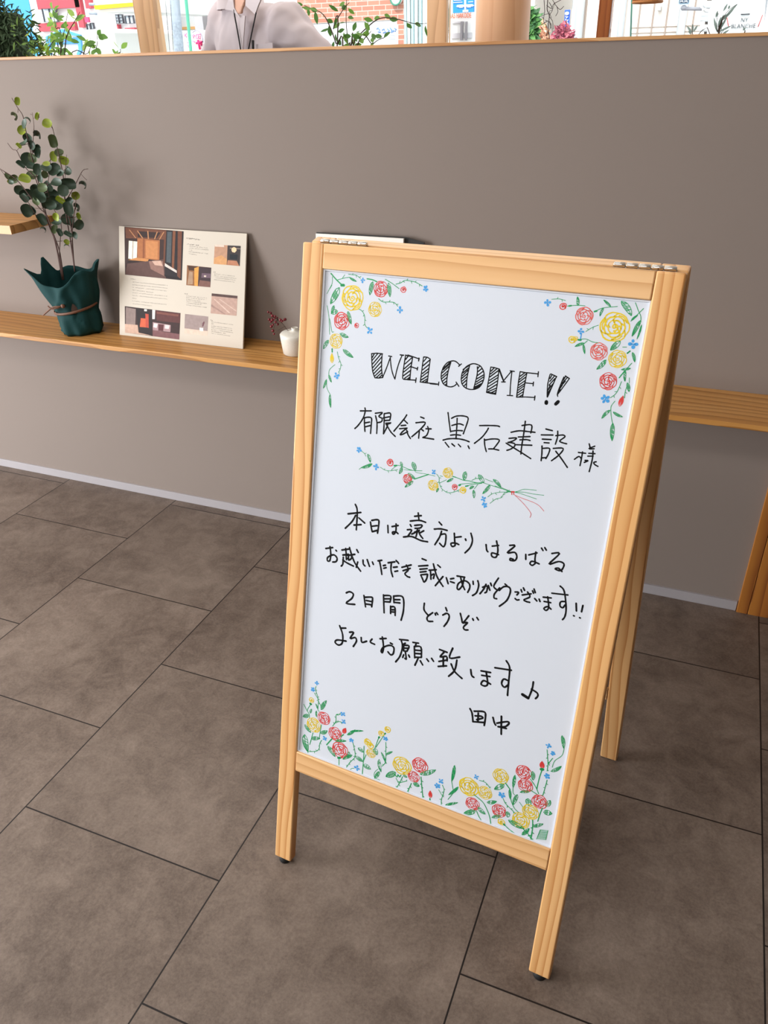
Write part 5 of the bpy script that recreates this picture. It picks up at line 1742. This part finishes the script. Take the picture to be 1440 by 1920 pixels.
# brick building
o = bld('building', 'pink brick building with pale ground floor behind the sparse leafy branches', 'building', 12.0, 680)
def brickm():
    m = bpy.data.materials.new('pink_brick'); m.use_nodes = True; nt = m.node_tree; bb_ = nt.nodes['Principled BSDF']; t = nt.nodes.new('ShaderNodeTexCoord'); s_ = nt.nodes.new('ShaderNodeSeparateXYZ'); c_ = nt.nodes.new('ShaderNodeCombineXYZ'); k = nt.nodes.new('ShaderNodeTexBrick')
    nt.links.new(t.outputs['Object'], s_.inputs[0]); nt.links.new(s_.outputs[0], c_.inputs[0]); nt.links.new(s_.outputs[2], c_.inputs[1]); nt.links.new(c_.outputs[0], k.inputs['Vector'])
    k.inputs['Scale'].default_value = 1; k.inputs['Brick Width'].default_value = .21; k.inputs['Row Height'].default_value = .07; k.inputs['Mortar Size'].default_value = .006
    k.inputs['Color1'].default_value = lin('c98d78'); k.inputs['Color2'].default_value = lin('b97a68'); k.inputs['Mortar'].default_value = lin('d8c0b4'); nt.links.new(k.outputs['Color'], bb_.inputs['Base Color']); bb_.inputs['Roughness'].default_value = .85
    return m
rel(o, 'wall', lambda b: (lambda z: b.box(at(560, 50, 12).x, at(757, 50, 12).x, 12, 17, z, 7))(at(660, 41, 12).z), brickm())
rel(o, 'ground_floor', lambda b: b.box(at(560, 50, 12).x, at(744, 50, 12).x, 12.02, 17, GZ, at(660, 41, 12).z - .002), M('e4e6ea'))
rel(o, 'shutter', lambda b: [slab(b, 632, 61 + k * 4, 664, 64.4 + k * 4, 11.97, .045) for k in range(7)], M('c8ccca'))
rel(o, 'brick_pier', lambda b: b.box(at(744.5, 50, 12).x, at(757, 50, 12).x, 12, 17, GZ, at(660, 41, 12).z - .002), brickm())
o = bld('round_sign', 'round green edged sign on the brick wall at the top of the picture', 'sign', 11.9, 742)
zc_ = at(742, -3, 11.9)
rel(o, 'disc', lambda b: b.tube([zc_ + Vector((0, .09, 0)), zc_], .085, 28), WH); rel(o, 'rim', lambda b: b.tube([zc_ + Vector((.09 * math.cos(k * .2618), -.01, .09 * math.sin(k * .2618))) for k in range(25)], .014, 8), M('4f8f78'))
o = bld('notice_board', 'white notice board with loose blue scribble lettering low in front of the brick building', 'sign', 9.0, 724)
rel(o, 'board', lambda b: quadslab(b, [(704, 46), (744, 46), (744, 90), (704, 92)], 9.0, .05), M('eff2f8'))
strokes(o, 'blue_scribble', ([(706, 55), (709, 52), (712, 57), (708, 60), (714, 61)], [(716, 57), (720, 54), (722, 60), (718, 62), (724, 60)], [(726, 54), (730, 58), (727, 60)], [(731, 52), (735, 57), (733, 61), (739, 57)], [(739, 53), (743, 55), (741, 60)]), 1.5, 8.985, M('6f94d8'))
strokes(o, 'text_rows', ([(728, 67), (741, 66.5)], [(728, 70.5), (741, 70)], [(728, 74), (741, 73.5)], [(709, 66), (720, 66)], [(709, 72), (720, 72)]), .6, 8.985, M('8d97a8'))
for u in (708, 740): rel(o, 'leg', lambda b: b.box(at(u, 70, 9.06).x - .02, at(u, 70, 9.06).x + .02, 9.055, 9.09, GZ, at(u, 80, 9.06).z), M('9a9a9a'))
# pale glass fronted building by the second post
o = bld('glass_front', 'pale shop front of narrow glass panes and white mullions left of the second wooden post', 'building', 11.0, 780)
rel(o, 'wall', lambda b: b.box(at(758, 50, 11).x, at(812, 50, 11).x, 11, 11.25, GZ, 7), M('e6eaee'))
for k, u in enumerate((760, 766, 773, 780, 788, 795)):
    rel(o, 'mullion', lambda b: b.box(at(u, 50, 10.92).x - .02, at(u, 50, 10.92).x + .02, 10.92, 10.998, GZ, 7), WH if k % 2 else M('a9c4c8'))
for u in (776, 791): rel(o, 'glass_strip', lambda b: b.box(at(u, 50, 10.95).x - .03, at(u, 50, 10.95).x + .03, 10.955, 10.995, GZ, 7), M('bfe0e4', .2))
# white building with the road sign in front
o = bld('building', 'white building with orange roman lettering and grey shutters beside the round column', 'building', 13.0, 870)
rel(o, 'wall', lambda b: wall_to_ground(b, 815, 1000, 13.0, 4.2, 4), WH)
ORG = M('e8703a', .5); a = at(841, 34.5, 12.97); c = at(883, 33, 12.97)
lt = letters('GAS HAKODE', .105, 'lettering', ORG, o, a, c - a, (0, 0, 1), thick=.004)
k = (c - a).length / max(1e-6, max(v.co.x for v in lt.data.vertices) - min(v.co.x for v in lt.data.vertices))
mn = Vector(a)
for v in lt.data.vertices: v.co = mn + Vector(((v.co.x - mn.x) * k, v.co.y - mn.y, (v.co.z - mn.z) * .98))
rels(o, 'shutter', [lambda b: slab(b, 847, 40.5, 870, 44, 12.96, .035), lambda b: slab(b, 846, 62, 884, 72, 12.96, .035)], M('c9c6ca'))
rels(o, 'dark_post', [lambda b: slab(b, 863, 40.5, 867, 76, 12.9, .05), lambda b: slab(b, 872, 40.5, 875, 76, 12.9, .05)], M('8d888c'))
o = bld('road_sign', 'blue road direction sign with white arrows beside the second wooden post', 'road sign', 10.0, 868)
rel(o, 'panel', lambda b: quadslab(b, [(849, -60), (888, -60), (888, 22.5), (849, 25)], 10.0, .04), M('1f86dc', .45))
def f(b):
    for q in ([(872, -8), (872.5, 18)], [(857, 12), (886, 10.5)]): stroke3(b, q, 2.6, 9.99)
    quadslab(b, [(855, 12), (861, 9.2), (861, 14.6)], 9.985, .012); quadslab(b, [(889, 10.4), (884, 7.6), (884, 13)], 9.985, .012)
    stroke3(b, [(868, 21.2), (878, 20.6)], 2.6, 9.99)
rel(o, 'arrows', f, WH)
strokes(o, 'small_text', ([(850, 5.2), (867, 4.4)], [(851, 1), (865, .4)], [(878, 4), (887, 3.6)], [(861, 10), (868, 9.6)], [(861, 14.4), (868, 14)], [(876, 9.2), (883, 8.8)], [(876, 13.8), (883, 13.4)]), 1.0, 9.99, M('d6e8fa'))
xx = at(905, 40, 10.1).x
rel(o, 'post', lambda b: (b.tube([(xx, 10.12, GZ), (xx, 10.12, 4.2)], .07, 14), b.tube([(xx, 10.1, 2.2), (at(868, 0, 10.1).x, 10.1, 2.2)], .04, 10)), M('b9bcc0'))
# shrubs and small house right of the column
def bush(name, label, u0, v0, u1, v1, y, mats, n, size, seed, cat='shrub'):
    gg = random.Random(seed); a = at(u0, v0, y); c = at(u1, v1, y); cx = (a.x + c.x) / 2; rx = (c.x - a.x) / 2; top = a.z; bot = c.z - .5; cz = (top + bot) / 2; rz = (top - bot) / 2
    o = thing(name, label, cat, (cx, y, GZ)); b = MB()
    b.tube([(0, 0, 0), (.01, 0, (cz - GZ) * .5), (0, .02, cz - GZ)], [.05, .04, .02], 8)
    for k in range(7): an = k * .9; b.tube([(0, 0, (bot - GZ) * .6), (rx * .6 * math.cos(an), rx * .5 * math.sin(an), cz - GZ + rz * .5 * math.sin(k))], [.02, .006], 6)
    b.build('trunk', BARK, o); lm = MB()
    for i in range(n):
        q = Vector((gg.gauss(0, 1), gg.gauss(0, 1), gg.gauss(0, 1))).normalized() * gg.uniform(.55, 1.0) ** .6; p = Vector((q.x * rx, q.y * min(rx, .8), cz - GZ + q.z * rz)); lm.mi = gg.randrange(len(mats))
        leaf(lm, p, (gg.uniform(-1, 1), gg.uniform(-1, 1), gg.uniform(-.6, .8)), (gg.uniform(-.5, .5), -1, .5), size * gg.uniform(.7, 1.3), size * .45)
    lm.raw('foliage', mats, o); return o
bush('tall_shrub', 'narrow tall green shrub touching the right side of the round column', 985, 8, 1000, 75, 6.0, [mat('shrub_green', '5c8f4c', .6, var=.2), mat('shrub_dark', '3d6a3e', .6, var=.2)], 700, .09, 1)
bush('maple_tree', 'low maroon leaved maple at the foot of the blue upright banner', 1032, 43, 1082, 75, 6.5, [mat('maroon_leaf', 'a8475c', .6, var=.2), mat('rose_leaf', 'c06a78', .6, var=.2), mat('maroon_dark', '7d3048', .6, var=.2)], 1700, .042, 2)
bush('autumn_shrub', 'pale orange shrub behind the bare hanging twigs', 1000, 44, 1032, 76, 7.0, [mat('orange_leaf', 'd09a7c', .6, var=.2), mat('peach_leaf', 'e0b49a', .6, var=.2)], 1100, .05, 3)
bush('yellow_shrub', 'pale yellow green shrub above the orange one, right of the column', 1000, 35, 1018, 58, 8.0, [mat('yellow_leaf', 'c9c07c', .6, var=.2), mat('yellow_green_leaf', 'a9b56c', .6, var=.2)], 420, .07, 6)
o = bld('house', 'small far house with a grey green gable roof right of the column', 'house', 18.0, 1010)
rel(o, 'wall', lambda b: wall_to_ground(b, 1003, 1080, 18.0, at(1010, 23, 18).z, 4), M('efe6de'))
rel(o, 'roof', lambda b: quadslab(b, [(1002, 23.5), (1003.5, 16), (1016, 22.8)], 17.9, 3.5), M('9fb3a8'))
o = bld('upright_banner', 'narrow blue upright banner with white marks above the maroon maple', 'banner', 7.5, 1063)
rel(o, 'cloth', lambda b: quadslab(b, [(1059, 19), (1069, 18.5), (1066, 57), (1057.5, 57)], 7.5, .02), M('2f62cc', .6))
rel(o, 'white_marks', lambda b: (b.ball(at(1063, 25.5, 7.48), (.022, .008, .017)), [stroke3(b, q, 1.3, 7.485) for q in ([(1061, 30), (1062, 34), (1065, 31)], [(1060.5, 36), (1063, 41), (1065, 37)], [(1060, 44), (1065, 43)], [(1062, 42), (1062, 48)])]), M('dfe8fa'))
rel(o, 'pole', lambda b: b.tube([(at(1070, 60, 7.5).x, 7.53, GZ), (at(1070, 60, 7.5).x, 7.53, at(1069, 17, 7.5).z)], .012, 8), WH)
# large pale panelled building at right
o = bld('building', 'large pale cream panelled building filling the right part of the window', 'building', 12.5, 1230)
CRM = M('f1e6dc', .7)
rel(o, 'wall', lambda b: wall_to_ground(b, 1078, 1500, 12.5, 7, 5), CRM)
SEAM = M('9d8c82')
rel(o, 'panel_seam', lambda b: ([b.box(at(u, 50, 12.48).x - .012, at(u, 50, 12.48).x + .012, 12.482, 12.499, GZ, 7) for u in (1096, 1168, 1196, 1222, 1248, 1272, 1282, 1298)], [slab(b, 1183, v_, 1313, v_ + .9, 12.48, .018) for v_ in (49.5, 60)]), SEAM)
for u, r_ in ((1076, .05), (1084, .07), (1164, .05), (1277, .06)): rel(o, 'pipe', lambda b: b.tube([(at(u, 50, 12.4).x, 12.4, GZ), (at(u, 50, 12.4).x, 12.4, 7)], r_, 10), M('d4dae0'))
rel(o, 'wall_lamp', lambda b: slab(b, 1232, 12, 1239, 20, 12.3, .19), M('b8b4b0'))
pole('green_pole', 'thin dark green pole below the woven pendant lamp', 1180, 1183.5, 3.2, mat('dark_teal', '3d6e60', .5), 1185, -10)
# utility pole with bands and fittings
o = pole('utility_pole', 'grey utility pole with white bands left of the NY BLANCHE sign', 1317, 1334, 9.0, mat('pole_grey', '5a514c', .8, var=.1), 1338, -40)
up_ = lambda u, v_: at(u, v_, 8.83)
for u0, u1, v_ in ((1318, 1338, 9), (1315, 1336, 30), (1314, 1334, 34), (1312, 1331, 53)): rel(o, 'band', lambda b: b.tube([at(u0, v_, 8.93), at(u1, v_, 8.93)], .035, 8), M('eef0f2'))
rel(o, 'cable', lambda b: (b.tube(crv([up_(1326, 80), up_(1330, 50), up_(1332, 20), up_(1346, 14), up_(1354, 0)], 5), .02, 6), b.tube(crv([up_(1318, 0), up_(1314, 12), up_(1322, 20), up_(1340, 19), up_(1352, 10)], 5), .018, 6)), M('d8d8da'))
rel(o, 'lamp_arm', lambda b: (b.tube([up_(1283, 16.5), up_(1316, 17)], .02, 6), b.ball(up_(1282, 15), (.032, .028, .028))), M('8d8d95'))
rels(o, 'plate', [lambda b: slab(b, 1341, -20, 1366, 5, 8.8, .03), lambda b: slab(b, 1272, -10, 1294, 8, 8.8, .03)], M('b8d8ee'))
lt2 = rel(o, 'plate_label', lambda b: slab(b, 1274, -8, 1292, 5.6, 8.78, .018), M('4d5b70'))
strokes(o, 'plate_mark', ([(1275, 5), (1278, -2), (1281, 5)], [(1276, 3), (1280, 3)], [(1283, 5), (1286, -2), (1289, 5)], [(1284, 3), (1288, 3)]), 0.8, 8.77, M('e6eef6'))
# shop sign
o = bld('shop_sign', 'white shop sign lettered NY BLANCHE at the top right corner', 'sign', 5.0, 1390)
rel(o, 'board', lambda b: quadslab(b, [(1338, -60), (1440, -60), (1431, 66), (1331, 68)], 5.0, .06), mat('sign_white', 'f2f7fa', .5, var=.01))
rel(o, 'side_post', lambda b: b.tube([(at(1434, 66, 5.0).x, 5.03, GZ), at(1440, -30, 5.0) + Vector((0, .03, 0))], .02, 10), M('8a8d92'))
rel(o, 'leg', lambda b: b.tube([(at(1345, 66, 5.03).x, 5.03, GZ), (at(1345, 66, 5.03).x, 5.03, at(1345, 60, 5.03).z)], .02, 10), M('8a8d92'))
DK = M('3c3f45', .5)
for txt, u0, u1, v_ in (('NY', 1389, 1402, 41.5), ('BLANCHE', 1371, 1416, 53.5)):
    a = at(u0, v_, 4.99); c = at(u1, v_ - .025 * (u1 - u0), 4.99)
    lt = letters(txt, .05, 'lettering', DK, o, a, (1, 0, 0), (0, 0, 1), thick=.002)
    X = [v.co.x for v in lt.data.vertices]; k = (c.x - a.x) / (max(X) - min(X)); x0 = min(X); zk = (at(u0, v_ - 8, 4.99).z - a.z) / (max(v.co.z for v in lt.data.vertices) - a.z)
    for v in lt.data.vertices: v.co = Vector((a.x + (v.co.x - x0) * k, v.co.y, a.z + (v.co.z - a.z) * zk + (c.z - a.z) * (v.co.x - x0) * k / (c.x - a.x)))
rel(o, 'bar', lambda b: stroke3(b, [(1389, 27.3), (1406, 26.6)], 1.3, 4.99), DK)
strokes(o, 'red_tick', ([(1363, 33), (1366, 50)], [(1421, 51), (1430, 28)]), 1.0, 4.985, M('cc4444'))
# olive branches in front of it
ol = thing('olive_tree', 'grey green olive branches in front of the NY BLANCHE sign', 'plant', (at(1345, 60, 2.6).x, 2.6, GZ)); gg = random.Random(2)
L0 = ol.location.copy(); b = MB(); lm = MB()
b.lathe([(.001, .001), (.13, .001), (.16, .32), (.15, .32), (.001, .3)], n=28); 
b.build('pot', POTM, ol); b = MB()
for st in ([(1342, 95), (1348, 62), (1352, 40), (1366, 20), (1382, 8)], [(1342, 90), (1345, 62), (1344, 40), (1347, 25)], [(1345, 85), (1352, 64), (1362, 52)], [(1330, 110), (1302, 70), (1298, 58), (1299, 46)], [(1380, 120), (1396, 66), (1396, 56)]):
    P = crv([Vector((0, 0, .29))] + [at(u, v_, 2.6) - L0 for u, v_ in st], 5); b.tube(P, [.0026 * (1 - .6 * i / len(P)) for i in range(len(P))], 5)
for (u0, v0, u1, v1) in ((1345, 62, 1340, 38), (1346, 52, 1352, 30), (1348, 48, 1358, 26), (1352, 38, 1370, 22), (1362, 28, 1384, 8), (1350, 42, 1376, 18), (1366, 18, 1368, 10), (1348, 60, 1372, 48), (1350, 56, 1364, 30), (1344, 60, 1338, 32), (1352, 66, 1368, 56), (1299, 60, 1299, 44), (1300, 60, 1308, 48), (1298, 62, 1288, 50), (1296, 64, 1290, 58), (1393, 58, 1398, 51), (1342, 34, 1346, 20), (1356, 22, 1364, 8)):
    a = at(u0, v0, 2.6) - L0; c = at(u1, v1, 2.6 + gg.uniform(-.03, .03)) - L0; leaf(lm, a, c - a, (gg.uniform(-.4, .4), -1, .3), (c - a).length, .0105, .15, gg.uniform(-.15, .15))
b.build('stems', BARK, ol); lm.raw('foliage', leafmat('olive_leaf', '7f8c84', .4), ol)
